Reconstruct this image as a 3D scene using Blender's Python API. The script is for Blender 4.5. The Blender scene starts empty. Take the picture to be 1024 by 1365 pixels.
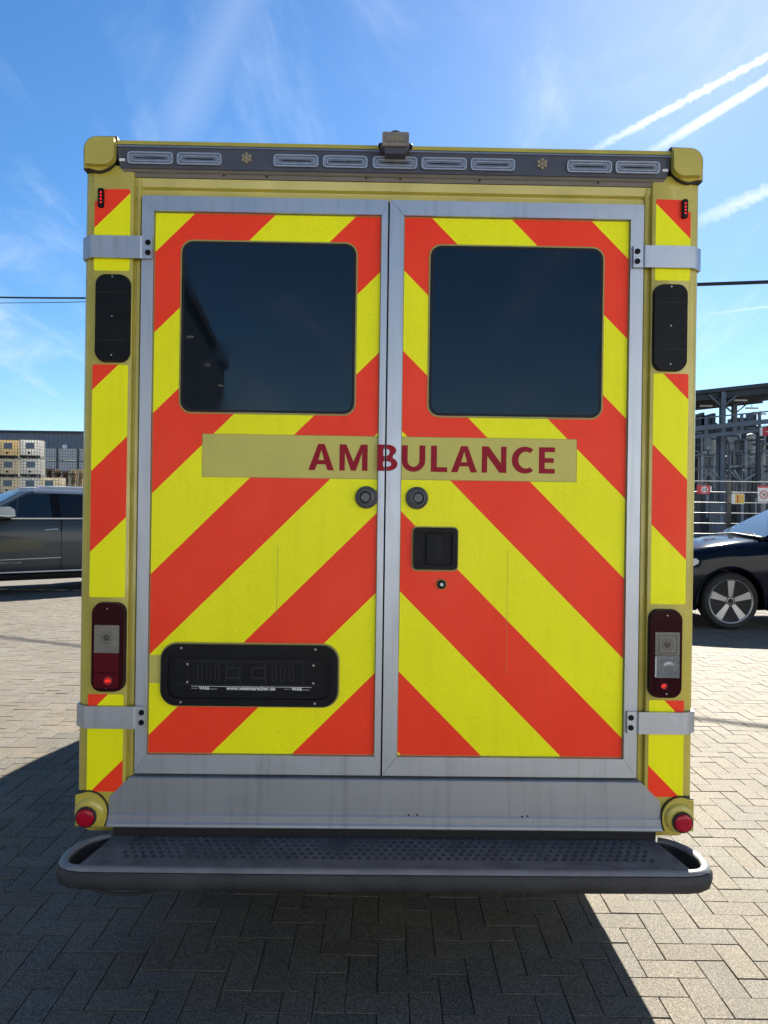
import bpy, bmesh, math, random
from mathutils import Vector, Matrix
from mathutils.geometry import tessellate_polygon
R = math.radians
random.seed(7)
sc = bpy.context.scene
col = sc.collection

# ------------------------------------------------------------------ camera, sky, sun, exposure
FPX, CAMH, ROLL = 1000.0, 1.6, R(.8)
cd = bpy.data.cameras.new('camera'); cam = bpy.data.objects.new('camera', cd); col.objects.link(cam)
cam.matrix_world = Matrix.Translation((0, 0, CAMH)) @ Matrix.Rotation(R(90), 4, 'X') @ Matrix.Rotation(ROLL, 4, 'Z')
cd.sensor_fit = 'HORIZONTAL'; cd.sensor_width = 36; cd.lens = 36*FPX/1024
cd.clip_start = .05; cd.clip_end = 3000
sc.camera = cam
SUN_EL, SUN_AZ = R(34.5), R(22.5)

def unroll(u, v):                       # photo pixel -> (x/y, z/y) of its direction
    a, b = u-512, 682.5-v
    return ((a*math.cos(ROLL)-b*math.sin(ROLL))/FPX, (a*math.sin(ROLL)+b*math.cos(ROLL))/FPX)
def at(u, v, d):                        # photo pixel + distance -> point
    x, z = unroll(u, v)
    return Vector((x*d, d, CAMH+z*d))

def nmath(nt, op, a, b=None, clamp=False):
    n = nt.nodes.new('ShaderNodeMath'); n.operation = op; n.use_clamp = clamp
    for i, q in enumerate((a, b)):
        if q is None: continue
        if isinstance(q, (int, float)): n.inputs[i].default_value = q
        else: nt.links.new(q, n.inputs[i])
    return n.outputs[0]

world = bpy.data.worlds.new('World'); sc.world = world; world.use_nodes = True
wt = world.node_tree; bg = wt.nodes['Background']
sky = wt.nodes.new('ShaderNodeTexSky'); sky.sky_type = 'NISHITA'; sky.sun_disc = False
sky.sun_elevation = SUN_EL; sky.sun_rotation = SUN_AZ
sky.air_density = 1.0; sky.dust_density = .17; sky.ozone_density = 4.5
hs = wt.nodes.new('ShaderNodeHueSaturation'); hs.inputs['Saturation'].default_value = 1.20
wt.links.new(sky.outputs[0], hs.inputs['Color'])
tc = wt.nodes.new('ShaderNodeTexCoord'); sx = wt.nodes.new('ShaderNodeSeparateXYZ')
wt.links.new(tc.outputs['Generated'], sx.inputs[0])
X, Y, Z = sx.outputs
# thin cirrus sheet: plane projection of the direction, stretched noise
zz = nmath(wt, 'ADD', nmath(wt, 'MAXIMUM', Z, 0.0), .12)
cx = wt.nodes.new('ShaderNodeCombineXYZ')
wt.links.new(nmath(wt, 'DIVIDE', X, zz), cx.inputs[0]); wt.links.new(nmath(wt, 'DIVIDE', Y, zz), cx.inputs[1])
mp = wt.nodes.new('ShaderNodeMapping'); mp.inputs['Rotation'].default_value = (0, 0, R(-28)); mp.inputs['Scale'].default_value = (1.5, .55, 1)
wt.links.new(cx.outputs[0], mp.inputs[0])
nz = wt.nodes.new('ShaderNodeTexNoise'); nz.inputs['Scale'].default_value = 1.5; nz.inputs['Detail'].default_value = 9; nz.inputs['Roughness'].default_value = .62; nz.inputs['Distortion'].default_value = .7
wt.links.new(mp.outputs[0], nz.inputs[0])
mr = wt.nodes.new('ShaderNodeMapRange'); mr.interpolation_type = 'SMOOTHSTEP'
mr.inputs[1].default_value = .47; mr.inputs[2].default_value = .84; mr.inputs[4].default_value = .40
wt.links.new(nz.outputs[0], mr.inputs[0])
cirrus = mr.outputs[0]
# contrails: straight trails of condensed vapour, as lines in direction space
yy = nmath(wt, 'MAXIMUM', Y, .02)
U = nmath(wt, 'DIVIDE', X, yy); V = nmath(wt, 'DIVIDE', Z, yy)
front = nmath(wt, 'GREATER_THAN', Y, .05)
n2 = wt.nodes.new('ShaderNodeTexNoise'); n2.inputs['Scale'].default_value = 150; n2.inputs['Detail'].default_value = 5
wt.links.new(tc.outputs['Generated'], n2.inputs[0])
mask = cirrus
for (p, q, w, s, puff) in (((800, 195), (1100, 34), .0062, .9, .0050), ((872, 200), (1100, 60), .0080, 1.0, .0025), ((925, 298), (1110, 215), .011, .55, .008), ((930, 421), (1110, 397), .0022, .35, .002), ((215, 215), (335, -30), .045, .13, .0)):
    a = unroll(*p); b = unroll(*q); dx, dy = b[0]-a[0], b[1]-a[1]; L = math.hypot(dx, dy); dx /= L; dy /= L
    du = nmath(wt, 'SUBTRACT', U, a[0]); dv = nmath(wt, 'SUBTRACT', V, a[1])
    t = nmath(wt, 'ADD', nmath(wt, 'MULTIPLY', du, dx), nmath(wt, 'MULTIPLY', dv, dy))
    d = nmath(wt, 'SUBTRACT', nmath(wt, 'MULTIPLY', dv, dx), nmath(wt, 'MULTIPLY', du, dy))
    d = nmath(wt, 'ADD', d, nmath(wt, 'MULTIPLY', nmath(wt, 'SUBTRACT', n2.outputs[0], .5), puff*2))
    m = nmath(wt, 'SUBTRACT', 1.0, nmath(wt, 'DIVIDE', nmath(wt, 'ABSOLUTE', d), w), True)
    m = nmath(wt, 'MULTIPLY', nmath(wt, 'POWER', m, .7), s)
    fade = nmath(wt, 'DIVIDE', nmath(wt, 'ADD', t, .03), .1, True)
    m = nmath(wt, 'MULTIPLY', nmath(wt, 'MULTIPLY', m, fade), front)
    mask = nmath(wt, 'MAXIMUM', mask, m)
mx = wt.nodes.new('ShaderNodeMix'); mx.data_type = 'RGBA'
wt.links.new(mask, mx.inputs[0]); wt.links.new(hs.outputs[0], mx.inputs[6])
mx.inputs[7].default_value = (8.2, 8.6, 9.2, 1)
wt.links.new(mx.outputs[2], bg.inputs[0]); bg.inputs[1].default_value = .045

sl = bpy.data.lights.new('sun', 'SUN'); so = bpy.data.objects.new('sun', sl); col.objects.link(so)
sl.energy = 5.0; sl.angle = R(.53); sl.color = (1, .93, .80)
sd = Vector((math.sin(SUN_AZ)*math.cos(SUN_EL), math.cos(SUN_AZ)*math.cos(SUN_EL), math.sin(SUN_EL)))
so.rotation_euler = sd.to_track_quat('Z', 'Y').to_euler(); so.location = (6, 12, 14)
vs = sc.view_settings
vs.view_transform = 'Standard'; vs.look = 'None'; vs.exposure = 1.80; vs.gamma = 1; vs.use_curve_mapping = False

# ------------------------------------------------------------------ materials
M = {}
def mat(name, c, rough=.5, metal=0, spec=.5, var=0, vscale=6, bump=0, bscale=120, c2=None, rvar=0, coat=0, emit=None, estr=0, alpha_noise=None):
    m = bpy.data.materials.new(name); m.use_nodes = True; nt = m.node_tree; b = nt.nodes['Principled BSDF']
    b.inputs['Base Color'].default_value = (*c, 1); b.inputs['Roughness'].default_value = rough
    b.inputs['Metallic'].default_value = metal; b.inputs['Specular IOR Level'].default_value = spec
    b.inputs['Coat Weight'].default_value = coat; b.inputs['Coat Roughness'].default_value = .04
    t = nt.nodes.new('ShaderNodeTexCoord')
    if var or c2:
        n = nt.nodes.new('ShaderNodeTexNoise'); n.inputs['Scale'].default_value = vscale; n.inputs['Detail'].default_value = 7; n.inputs['Roughness'].default_value = .6
        nt.links.new(t.outputs['Object'], n.inputs[0])
        r = nt.nodes.new('ShaderNodeMapRange'); r.inputs[1].default_value = .32; r.inputs[2].default_value = .68
        nt.links.new(n.outputs[0], r.inputs[0])
        x = nt.nodes.new('ShaderNodeMix'); x.data_type = 'RGBA'
        nt.links.new(r.outputs[0], x.inputs[0])
        x.inputs[6].default_value = (*c, 1); x.inputs[7].default_value = (*(c2 or [q*(1-var) for q in c]), 1)
        nt.links.new(x.outputs[2], b.inputs['Base Color'])
        if rvar:
            r2 = nt.nodes.new('ShaderNodeMapRange'); r2.inputs[3].default_value = max(0, rough-rvar); r2.inputs[4].default_value = rough+rvar
            nt.links.new(r.outputs[0], r2.inputs[0]); nt.links.new(r2.outputs[0], b.inputs['Roughness'])
    if bump:
        n = nt.nodes.new('ShaderNodeTexNoise'); n.inputs['Scale'].default_value = bscale; n.inputs['Detail'].default_value = 4
        nt.links.new(t.outputs['Object'], n.inputs[0])
        bn = nt.nodes.new('ShaderNodeBump'); bn.inputs['Strength'].default_value = bump; bn.inputs['Distance'].default_value = .01
        nt.links.new(n.outputs[0], bn.inputs['Height']); nt.links.new(bn.outputs[0], b.inputs['Normal'])
    if emit:
        b.inputs['Emission Color'].default_value = (*emit, 1); b.inputs['Emission Strength'].default_value = estr
    M[name] = m
    return m

def film(name, c, c2):
    """retroreflective fluorescent sheeting: tiny honeycomb relief, faint mottling"""
    m = mat(name, c, .42, spec=.22, c2=c2, vscale=3.2, rvar=.06)
    nt = m.node_tree; b = nt.nodes['Principled BSDF']
    t = nt.nodes.new('ShaderNodeTexCoord'); v = nt.nodes.new('ShaderNodeTexVoronoi'); v.feature = 'DISTANCE_TO_EDGE'; v.inputs['Scale'].default_value = 190
    nt.links.new(t.outputs['Object'], v.inputs[0])
    bn = nt.nodes.new('ShaderNodeBump'); bn.inputs['Strength'].default_value = .18; bn.inputs['Distance'].default_value = .002
    n = nt.nodes.new('ShaderNodeTexNoise'); n.inputs['Scale'].default_value = 5; nt.links.new(t.outputs['Object'], n.inputs[0])
    b2 = nt.nodes.new('ShaderNodeBump'); b2.inputs['Strength'].default_value = .12; b2.inputs['Distance'].default_value = .02
    nt.links.new(v.outputs['Distance'], bn.inputs['Height']); nt.links.new(n.outputs[0], b2.inputs['Height'])
    nt.links.new(b2.outputs[0], bn.inputs['Normal']); nt.links.new(bn.outputs[0], b.inputs['Normal'])
    src = b.inputs['Base Color'].links[0].from_socket
    p3 = nt.nodes.new('ShaderNodeMapping'); p3.inputs['Scale'].default_value = (22, 5, 1.6); n3 = nt.nodes.new('ShaderNodeTexNoise'); n3.inputs['Scale'].default_value = 1; n3.inputs['Detail'].default_value = 8; n3.inputs['Roughness'].default_value = .65
    nt.links.new(t.outputs['Object'], p3.inputs[0]); nt.links.new(p3.outputs[0], n3.inputs[0])
    r3 = nt.nodes.new('ShaderNodeMapRange'); r3.inputs[1].default_value = .50; r3.inputs[2].default_value = .80; r3.inputs[4].default_value = .24; nt.links.new(n3.outputs[0], r3.inputs[0])
    n4 = nt.nodes.new('ShaderNodeTexNoise'); n4.inputs['Scale'].default_value = 95; n4.inputs['Detail'].default_value = 3; nt.links.new(t.outputs['Object'], n4.inputs[0])
    r4 = nt.nodes.new('ShaderNodeMapRange'); r4.inputs[1].default_value = .66; r4.inputs[2].default_value = .74; r4.inputs[4].default_value = .45; nt.links.new(n4.outputs[0], r4.inputs[0])
    x3 = nt.nodes.new('ShaderNodeMix'); x3.data_type = 'RGBA'; nt.links.new(nmath(nt, 'MAXIMUM', r3.outputs[0], r4.outputs[0]), x3.inputs[0]); nt.links.new(src, x3.inputs[6]); x3.inputs[7].default_value = (*[q*.62+.01 for q in c], 1)
    # cell walls of the prismatic sheeting
    vc = nt.nodes.new('ShaderNodeTexVoronoi'); vc.feature = 'DISTANCE_TO_EDGE'; vc.inputs['Scale'].default_value = 105; vc.inputs['Randomness'].default_value = .25; nt.links.new(t.outputs['Object'], vc.inputs[0])
    rc5 = nt.nodes.new('ShaderNodeMapRange'); rc5.inputs[1].default_value = .05; rc5.inputs[2].default_value = .16; rc5.inputs[3].default_value = .10; rc5.inputs[4].default_value = 0; nt.links.new(vc.outputs['Distance'], rc5.inputs[0])
    x5 = nt.nodes.new('ShaderNodeMix'); x5.data_type = 'RGBA'; nt.links.new(rc5.outputs[0], x5.inputs[0]); nt.links.new(x3.outputs[2], x5.inputs[6]); x5.inputs[7].default_value = (*[q*.55 for q in c], 1)
    nt.links.new(x5.outputs[2], b.inputs['Base Color'])
film('film_yellow', (.97, .93, .002), (.90, .875, .002))
film('film_red', (1.0, .055, .016), (.95, .042, .012))
mat('paint_yellow', (.52, .43, .065), .34, spec=.45, var=.20, vscale=6, rvar=.10, coat=.35)
mat('band_yellow', (.56, .50, .10), .5, var=.10, vscale=9)
mat('letter_red', (.30, .006, .020), .45, spec=.15, var=.1)
def brushed(name, c, rough, axis):
    m = mat(name, c, rough, metal=.75, spec=.5)
    nt = m.node_tree; b = nt.nodes['Principled BSDF']; t = nt.nodes.new('ShaderNodeTexCoord')
    p = nt.nodes.new('ShaderNodeMapping'); p.inputs['Scale'].default_value = [(2, 300, 300), (300, 300, 2)][axis]
    n = nt.nodes.new('ShaderNodeTexNoise'); n.inputs['Scale'].default_value = 1; n.inputs['Detail'].default_value = 3
    nt.links.new(t.outputs['Object'], p.inputs[0]); nt.links.new(p.outputs[0], n.inputs[0])
    n2 = nt.nodes.new('ShaderNodeTexNoise'); n2.inputs['Scale'].default_value = 7; n2.inputs['Detail'].default_value = 6; nt.links.new(t.outputs['Object'], n2.inputs[0])
    s = nmath(nt, 'ADD', nmath(nt, 'MULTIPLY', n.outputs[0], .5), nmath(nt, 'MULTIPLY', n2.outputs[0], .5))
    r = nt.nodes.new('ShaderNodeMapRange'); r.inputs[1].default_value = .3; r.inputs[2].default_value = .7; r.inputs[3].default_value = rough-.08; r.inputs[4].default_value = rough+.1
    nt.links.new(s, r.inputs[0]); nt.links.new(r.outputs[0], b.inputs['Roughness'])
    x = nt.nodes.new('ShaderNodeMix'); x.data_type = 'RGBA'; x.inputs[6].default_value = (*[q*.86 for q in c], 1); x.inputs[7].default_value = (*[q*1.08 for q in c], 1)
    nt.links.new(s, x.inputs[0])
    p3 = nt.nodes.new('ShaderNodeMapping'); p3.inputs['Scale'].default_value = (38, 10, 2.2); n3 = nt.nodes.new('ShaderNodeTexNoise'); n3.inputs['Scale'].default_value = 1; n3.inputs['Detail'].default_value = 6
    nt.links.new(t.outputs['Object'], p3.inputs[0]); nt.links.new(p3.outputs[0], n3.inputs[0])
    r3 = nt.nodes.new('ShaderNodeMapRange'); r3.inputs[1].default_value = .52; r3.inputs[2].default_value = .78; r3.inputs[4].default_value = .5; nt.links.new(n3.outputs[0], r3.inputs[0])
    x3 = nt.nodes.new('ShaderNodeMix'); x3.data_type = 'RGBA'; nt.links.new(r3.outputs[0], x3.inputs[0]); nt.links.new(x.outputs[2], x3.inputs[6]); x3.inputs[7].default_value = (*[q*.55 for q in c], 1)
    nt.links.new(x3.outputs[2], b.inputs['Base Color'])
brushed('alu_x', (.42, .45, .50), .42, 0)
brushed('alu_z', (.42, .45, .50), .42, 1)
mat('black_plastic', (.009, .010, .012), .42, spec=.12, var=.35, vscale=14, bump=.08, bscale=300)
mat('step_rubber', (.024, .025, .028), .62, spec=.3, var=.4, vscale=7, bump=.15, bscale=150, c2=(.045, .046, .05))
mat('step_tread', (.17, .175, .185), .6, spec=.3, var=.4, vscale=9, bump=.2, bscale=200, c2=(.075, .078, .085))
mat('step_bead', (.20, .205, .215), .5, var=.3, vscale=10, bump=.1)
mat('tint_glass', (.004, .006, .010), .03, spec=.55)
nt = M['tint_glass'].node_tree; b_ = nt.nodes['Principled BSDF']; t_ = nt.nodes.new('ShaderNodeTexCoord')
n_ = nt.nodes.new('ShaderNodeTexNoise'); n_.inputs['Scale'].default_value = 5; n_.inputs['Detail'].default_value = 8; nt.links.new(t_.outputs['Object'], n_.inputs[0])
r_ = nt.nodes.new('ShaderNodeMapRange'); r_.inputs[1].default_value = .45; r_.inputs[2].default_value = .75; r_.inputs[3].default_value = .015; r_.inputs[4].default_value = .14; nt.links.new(n_.outputs[0], r_.inputs[0]); nt.links.new(r_.outputs[0], b_.inputs['Roughness'])
n_ = nt.nodes.new('ShaderNodeTexNoise'); n_.inputs['Scale'].default_value = 2.2; nt.links.new(t_.outputs['Object'], n_.inputs[0])
k_ = nt.nodes.new('ShaderNodeBump'); k_.inputs['Strength'].default_value = .012; k_.inputs['Distance'].default_value = .05; nt.links.new(n_.outputs[0], k_.inputs['Height']); nt.links.new(k_.outputs[0], b_.inputs['Normal'])
mat('rubber_seal', (.02, .02, .02), .7)
mat('olive_rim', (.30, .27, .06), .5)
mat('dark_gap', (.006, .006, .007), .8)
mat('lamp_red_dark', (.026, .002, .006), .12, spec=.12)
mat('lamp_red', (.085, .003, .010), .15, spec=.15)
mat('lamp_clear', (.20, .195, .18), .15, spec=.6, metal=.35, var=.25, vscale=18)
mat('lamp_prism', (.19, .215, .24), .15, spec=.6, metal=.3, var=.35, vscale=50)
mat('bulb_dark', (.05, .045, .04), .25)
mat('glow_red', (.5, .01, .01), .3, emit=(1, .012, .008), estr=.42)
mat('glow_red_soft', (.10, .003, .005), .3, emit=(1, .006, .006), estr=.045)
mat('reflector_red', (.36, .005, .022), .2, spec=.25)
mat('bar_house', (.080, .076, .088), .25, spec=.5, var=.2, vscale=8)
mat('bar_lower', (.17, .15, .125), .45, var=.25, vscale=9)
mat('bar_module', (.24, .25, .28), .2, spec=.6, metal=.3, var=.45, vscale=45)
mat('bar_chrome', (.42, .44, .48), .3, metal=.4)
mat('latch_grey', (.055, .057, .065), .3, spec=.4)
mat('bar_amber', (.30, .25, .14), .3, var=.3, vscale=60)
mat('camera_grey', (.24, .205, .175), .5, var=.3, vscale=40, bump=.1)
mat('white_plastic', (.75, .75, .74), .5)
mat('screw', (.35, .35, .36), .4, metal=.8)
mat('chrome', (.75, .76, .78), .12, metal=1)
mat('satin_chrome', (.52, .55, .60), .3, metal=.25, spec=.6)
mat('tyre', (.018, .018, .019), .8, var=.4, vscale=20, bump=.2, bscale=100)
mat('rim_grey', (.33, .335, .35), .38, metal=.85, var=.15)
mat('rim_dark', (.03, .03, .032), .4)
mat('cab_white', (.62, .54, .05), .3, coat=.4)
mat('suv_paint', (.052, .060, .066), .34, metal=.15, spec=.3, coat=.2)
mat('black_paint', (.003, .005, .012), .08, spec=.18)
mat('car_glass', (.012, .02, .024), .02, spec=.6)
mat('car_glass_dark', (.004, .005, .006), .04, spec=.5)
mat('windscreen', (.05, .09, .11), .02, spec=.9, coat=1)
mat('headlamp', (.5, .52, .55), .08, spec=.8, coat=1)
mat('fence_steel', (.018, .021, .023), .35, spec=.6)
mat('fence_wire', (.36, .37, .38), .36, metal=.8, spec=.6)
mat('steel_blue', (.15, .17, .20), .5, var=.2, vscale=.6)
mat('steel_dark', (.055, .06, .07), .6, var=.3, vscale=.5)
mat('hall_dark', (.045, .05, .058), .7, var=.35, vscale=.3)
mat('silo_white', (.62, .60, .56), .45, var=.3, vscale=.5)
mat('pipe_grey', (.32, .33, .345), .4, metal=.3, var=.2, vscale=.6)
mat('sign_red', (.62, .03, .04), .5, var=.1)
mat('sign_white', (.78, .76, .72), .5, var=.06)
mat('sign_yellow', (.80, .52, .03), .5, var=.1)
mat('sign_black', (.02, .02, .02), .5)
mat('tube_light', (.8, .8, .8), .4)
mat('cladding', (.17, .19, .225), .55, var=.12, vscale=.15)
mat('tote_white', (.84, .83, .80), .5, var=.12, vscale=3)
mat('tote_cream', (.78, .73, .60), .5, var=.15, vscale=3)
mat('tote_amber', (.80, .68, .44), .5, var=.15, vscale=3)
mat('tote_label', (.16, .19, .22), .5, var=.2)
mat('tote_cage', (.22, .22, .21), .45, metal=.5)
mat('pallet_black', (.02, .022, .02), .7)
mat('wood_light', (.62, .50, .33), .8, var=.35, vscale=4)
mat('wood_dark', (.16, .10, .065), .8, var=.4, vscale=4)
mat('cage_grey', (.70, .70, .68), .5, var=.15, vscale=2)
mat('cable', (.012, .012, .013), .6)
mat('pole_wood', (.14, .10, .07), .85, var=.3, vscale=5)
mat('back_wall', (.06, .068, .08), .55, var=.15, vscale=.2)

for nm_ in ('tote_white', 'tote_cream', 'tote_amber'):
    nt = M[nm_].node_tree; b_ = nt.nodes['Principled BSDF']; tr = nt.nodes.new('ShaderNodeBsdfTranslucent'); ms = nt.nodes.new('ShaderNodeMixShader')
    src = b_.inputs['Base Color'].links[0].from_socket
    nt.links.new(src, tr.inputs[0]); nt.links.new(b_.outputs[0], ms.inputs[1]); nt.links.new(tr.outputs[0], ms.inputs[2]); ms.inputs[0].default_value = .62
    nt.links.new(ms.outputs[0], nt.nodes['Material Output'].inputs[0])
# ribbed lens
nt = M['lamp_clear'].node_tree; b_ = nt.nodes['Principled BSDF']; t_ = nt.nodes.new('ShaderNodeTexCoord'); wv = nt.nodes.new('ShaderNodeTexWave'); wv.inputs['Scale'].default_value = 110; wv.bands_direction = 'X'
wv2 = nt.nodes.new('ShaderNodeTexWave'); wv2.inputs['Scale'].default_value = 14; wv2.bands_direction = 'Z'
nt.links.new(t_.outputs['Object'], wv.inputs[0]); nt.links.new(t_.outputs['Object'], wv2.inputs[0])
bn_ = nt.nodes.new('ShaderNodeBump'); bn_.inputs['Strength'].default_value = .25; bn_.inputs['Distance'].default_value = .002
nt.links.new(wv.outputs['Fac'], bn_.inputs['Height']); nt.links.new(bn_.outputs[0], b_.inputs['Normal'])
# concrete pavers / yard
def paver_mat(name, joints=False):
    m = bpy.data.materials.new(name); m.use_nodes = True; nt = m.node_tree; b = nt.nodes['Principled BSDF']
    g = nt.nodes.new('ShaderNodeNewGeometry'); oi = nt.nodes.new('ShaderNodeObjectInfo')
    rnd = nmath(nt, 'FRACT', nmath(nt, 'ADD', g.outputs['Random Per Island'], oi.outputs['Random']))
    pos = g.outputs['Position']
    def noise(scale, det=4, rough=.6):
        n = nt.nodes.new('ShaderNodeTexNoise'); n.inputs['Scale'].default_value = scale; n.inputs['Detail'].default_value = det; n.inputs['Roughness'].default_value = rough
        nt.links.new(pos, n.inputs[0]); return n.outputs[0]
    fine = noise(190, 2, .7); mid = noise(2.1, 6); big = noise(.33, 4)
    ramp = nt.nodes.new('ShaderNodeValToRGB'); e = ramp.color_ramp.elements
    e[0].position = .28; e[0].color = (.075, .069, .060, 1); e[1].position = .76; e[1].color = (.44, .40, .335, 1)
    k = e.new(.46); k.color = (.175, .160, .134, 1); k = e.new(.58); k.color = (.245, .224, .186, 1)
    vr = nt.nodes.new('ShaderNodeTexVoronoi'); vr.inputs['Scale'].default_value = 300; nt.links.new(pos, vr.inputs[0])
    sc_ = nt.nodes.new('ShaderNodeSeparateColor'); nt.links.new(vr.outputs['Color'], sc_.inputs[0])
    grain = nmath(nt, 'ADD', nmath(nt, 'MULTIPLY', fine, .62), nmath(nt, 'MULTIPLY', sc_.outputs[0], .38))
    nt.links.new(grain, ramp.inputs[0])
    tone = nmath(nt, 'ADD', .50, nmath(nt, 'MULTIPLY', rnd, .11))
    tone = nmath(nt, 'ADD', tone, nmath(nt, 'MULTIPLY', nmath(nt, 'SUBTRACT', mid, .5), .32))
    tone = nmath(nt, 'ADD', tone, nmath(nt, 'MULTIPLY', nmath(nt, 'SUBTRACT', big, .5), .28))
    st_ = noise(.9, 5, .7); sr = nt.nodes.new('ShaderNodeMapRange'); sr.inputs[1].default_value = .60; sr.inputs[2].default_value = .74; sr.inputs[3].default_value = 1; sr.inputs[4].default_value = .80
    nt.links.new(st_, sr.inputs[0]); tone = nmath(nt, 'MULTIPLY', tone, sr.outputs[0])
    mul = nt.nodes.new('ShaderNodeMix'); mul.data_type = 'RGBA'; mul.blend_type = 'MULTIPLY'; mul.inputs[0].default_value = 1
    cmb = nt.nodes.new('ShaderNodeCombineColor')
    r2 = nmath(nt, 'FRACT', nmath(nt, 'MULTIPLY', rnd, 7.31))
    nt.links.new(nmath(nt, 'MULTIPLY', tone, nmath(nt, 'ADD', .98, nmath(nt, 'MULTIPLY', r2, .09))), cmb.inputs[0])
    nt.links.new(nmath(nt, 'MULTIPLY', tone, .985), cmb.inputs[1])
    nt.links.new(nmath(nt, 'MULTIPLY', tone, nmath(nt, 'SUBTRACT', 1.0, nmath(nt, 'MULTIPLY', r2, .12))), cmb.inputs[2])
    nt.links.new(ramp.outputs[0], mul.inputs[6]); nt.links.new(cmb.outputs[0], mul.inputs[7])
    nt.links.new(mul.outputs[2], b.inputs['Base Color'])
    b.inputs['Roughness'].default_value = .82; b.inputs['Specular IOR Level'].default_value = .35
    bn = nt.nodes.new('ShaderNodeBump'); bn.inputs['Strength'].default_value = .4; bn.inputs['Distance'].default_value = .002
    nt.links.new(fine, bn.inputs['Height']); nt.links.new(bn.outputs[0], b.inputs['Normal'])
    M[name] = m
paver_mat('paver'); 
mat('joint_sand', (.075, .067, .056), .95, var=.3, vscale=40)

# ------------------------------------------------------------------ mesh helpers
def tag(o, label=None, cat=None, group=None, kind=None):
    if label: o['label'] = label
    if cat: o['category'] = cat
    if group: o['group'] = group
    if kind: o['kind'] = kind
    return o
def empty(name, loc=(0, 0, 0), rz=0, label=None, cat=None, group=None):
    o = bpy.data.objects.new(name, None); col.objects.link(o); o.location = loc; o.rotation_euler = (0, 0, rz); o.empty_display_size = .1
    return tag(o, label, cat, group)
def put(name, bm, m, parent=None, smooth=False, bevel=0, seg=1, ang=30):
    if bevel:
        es = [e for e in bm.edges if len(e.link_faces) == 2 and e.calc_face_angle(0) > R(ang)]
        bmesh.ops.bevel(bm, geom=es, offset=bevel, segments=seg, affect='EDGES', profile=.5, clamp_overlap=True)
    bmesh.ops.recalc_face_normals(bm, faces=bm.faces[:])
    me = bpy.data.meshes.new(name); bm.to_mesh(me); bm.free()
    if smooth:
        me.polygons.foreach_set('use_smooth', [True]*len(me.polygons))
        try: me.set_sharp_from_angle(angle=R(38))
        except Exception: pass
    me.materials.append(M[m] if isinstance(m, str) else m)
    o = bpy.data.objects.new(name, me); col.objects.link(o); o.parent = parent
    return o
def NB(): return bmesh.new()
def face(bm, vs):
    try: return bm.faces.new(vs)
    except ValueError: return None
def box(bm, x0, x1, y0, y1, z0, z1):
    v = [bm.verts.new(p) for p in ((x0, y0, z0), (x1, y0, z0), (x1, y1, z0), (x0, y1, z0), (x0, y0, z1), (x1, y0, z1), (x1, y1, z1), (x0, y1, z1))]
    for f in ((0, 3, 2, 1), (4, 5, 6, 7), (0, 1, 5, 4), (1, 2, 6, 5), (2, 3, 7, 6), (3, 0, 4, 7)): face(bm, [v[i] for i in f])
    return bm
def prism(bm, poly, a0, a1, axis='y', holes=()):
    """extrude a 2-D polygon (list of (p,q)); axis y: (x,z), axis z: (x,y), axis x: (y,z)"""
    def P(p, a):
        return {'y': (p[0], a, p[1]), 'z': (p[0], p[1], a), 'x': (a, p[0], p[1])}[axis]
    loops = [list(poly)]+[list(h) for h in holes]
    A = [[bm.verts.new(P(p, a0)) for p in l] for l in loops]; B = [[bm.verts.new(P(p, a1)) for p in l] for l in loops]
    if not holes:
        face(bm, A[0]); face(bm, B[0][::-1])
    else:
        fa = sum(A, []); fb = sum(B, [])
        for t in tessellate_polygon([[Vector((p[0], p[1], 0)) for p in l] for l in loops]):
            face(bm, [fa[i] for i in t]); face(bm, [fb[i] for i in t[::-1]])
    for a, b in zip(A, B):
        n = len(a)
        for i in range(n): face(bm, [a[i], a[(i+1) % n], b[(i+1) % n], b[i]])
    return bm
def rrect(x0, x1, z0, z1, r, n=6):
    pts = []
    for cx, cz, a in ((x1-r, z1-r, 0), (x0+r, z1-r, 90), (x0+r, z0+r, 180), (x1-r, z0+r, 270)):
        for i in range(n+1):
            t = R(a+90*i/n); pts.append((cx+r*math.cos(t), cz+r*math.sin(t)))
    return pts
def circ(cx, cz, r, n=24): return [(cx+r*math.cos(2*math.pi*i/n), cz+r*math.sin(2*math.pi*i/n)) for i in range(n)]
def tube(bm, pts, r, n=8, closed=False, caps=True):
    pts = [Vector(p) for p in pts]; rings = []; N = len(pts); prev = None
    for i, p in enumerate(pts):
        if closed: d = pts[(i+1) % N]-pts[i-1]
        else: d = pts[min(i+1, N-1)]-pts[max(i-1, 0)]
        d.normalize()
        if prev is None:
            a = d.orthogonal().normalized()
        else:
            a = (prev-d*prev.dot(d)).normalized()
        prev = a; b = d.cross(a)
        rr = r[i] if isinstance(r, (list, tuple)) else r
        rings.append([bm.verts.new(p+(a*math.cos(2*math.pi*k/n)+b*math.sin(2*math.pi*k/n))*rr) for k in range(n)])
    for i in range(N if closed else N-1):
        a, b = rings[i], rings[(i+1) % N]
        for k in range(n): face(bm, [a[k], a[(k+1) % n], b[(k+1) % n], b[k]])
    if caps and not closed:
        face(bm, rings[0][::-1]); face(bm, rings[-1])
    return bm
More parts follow.
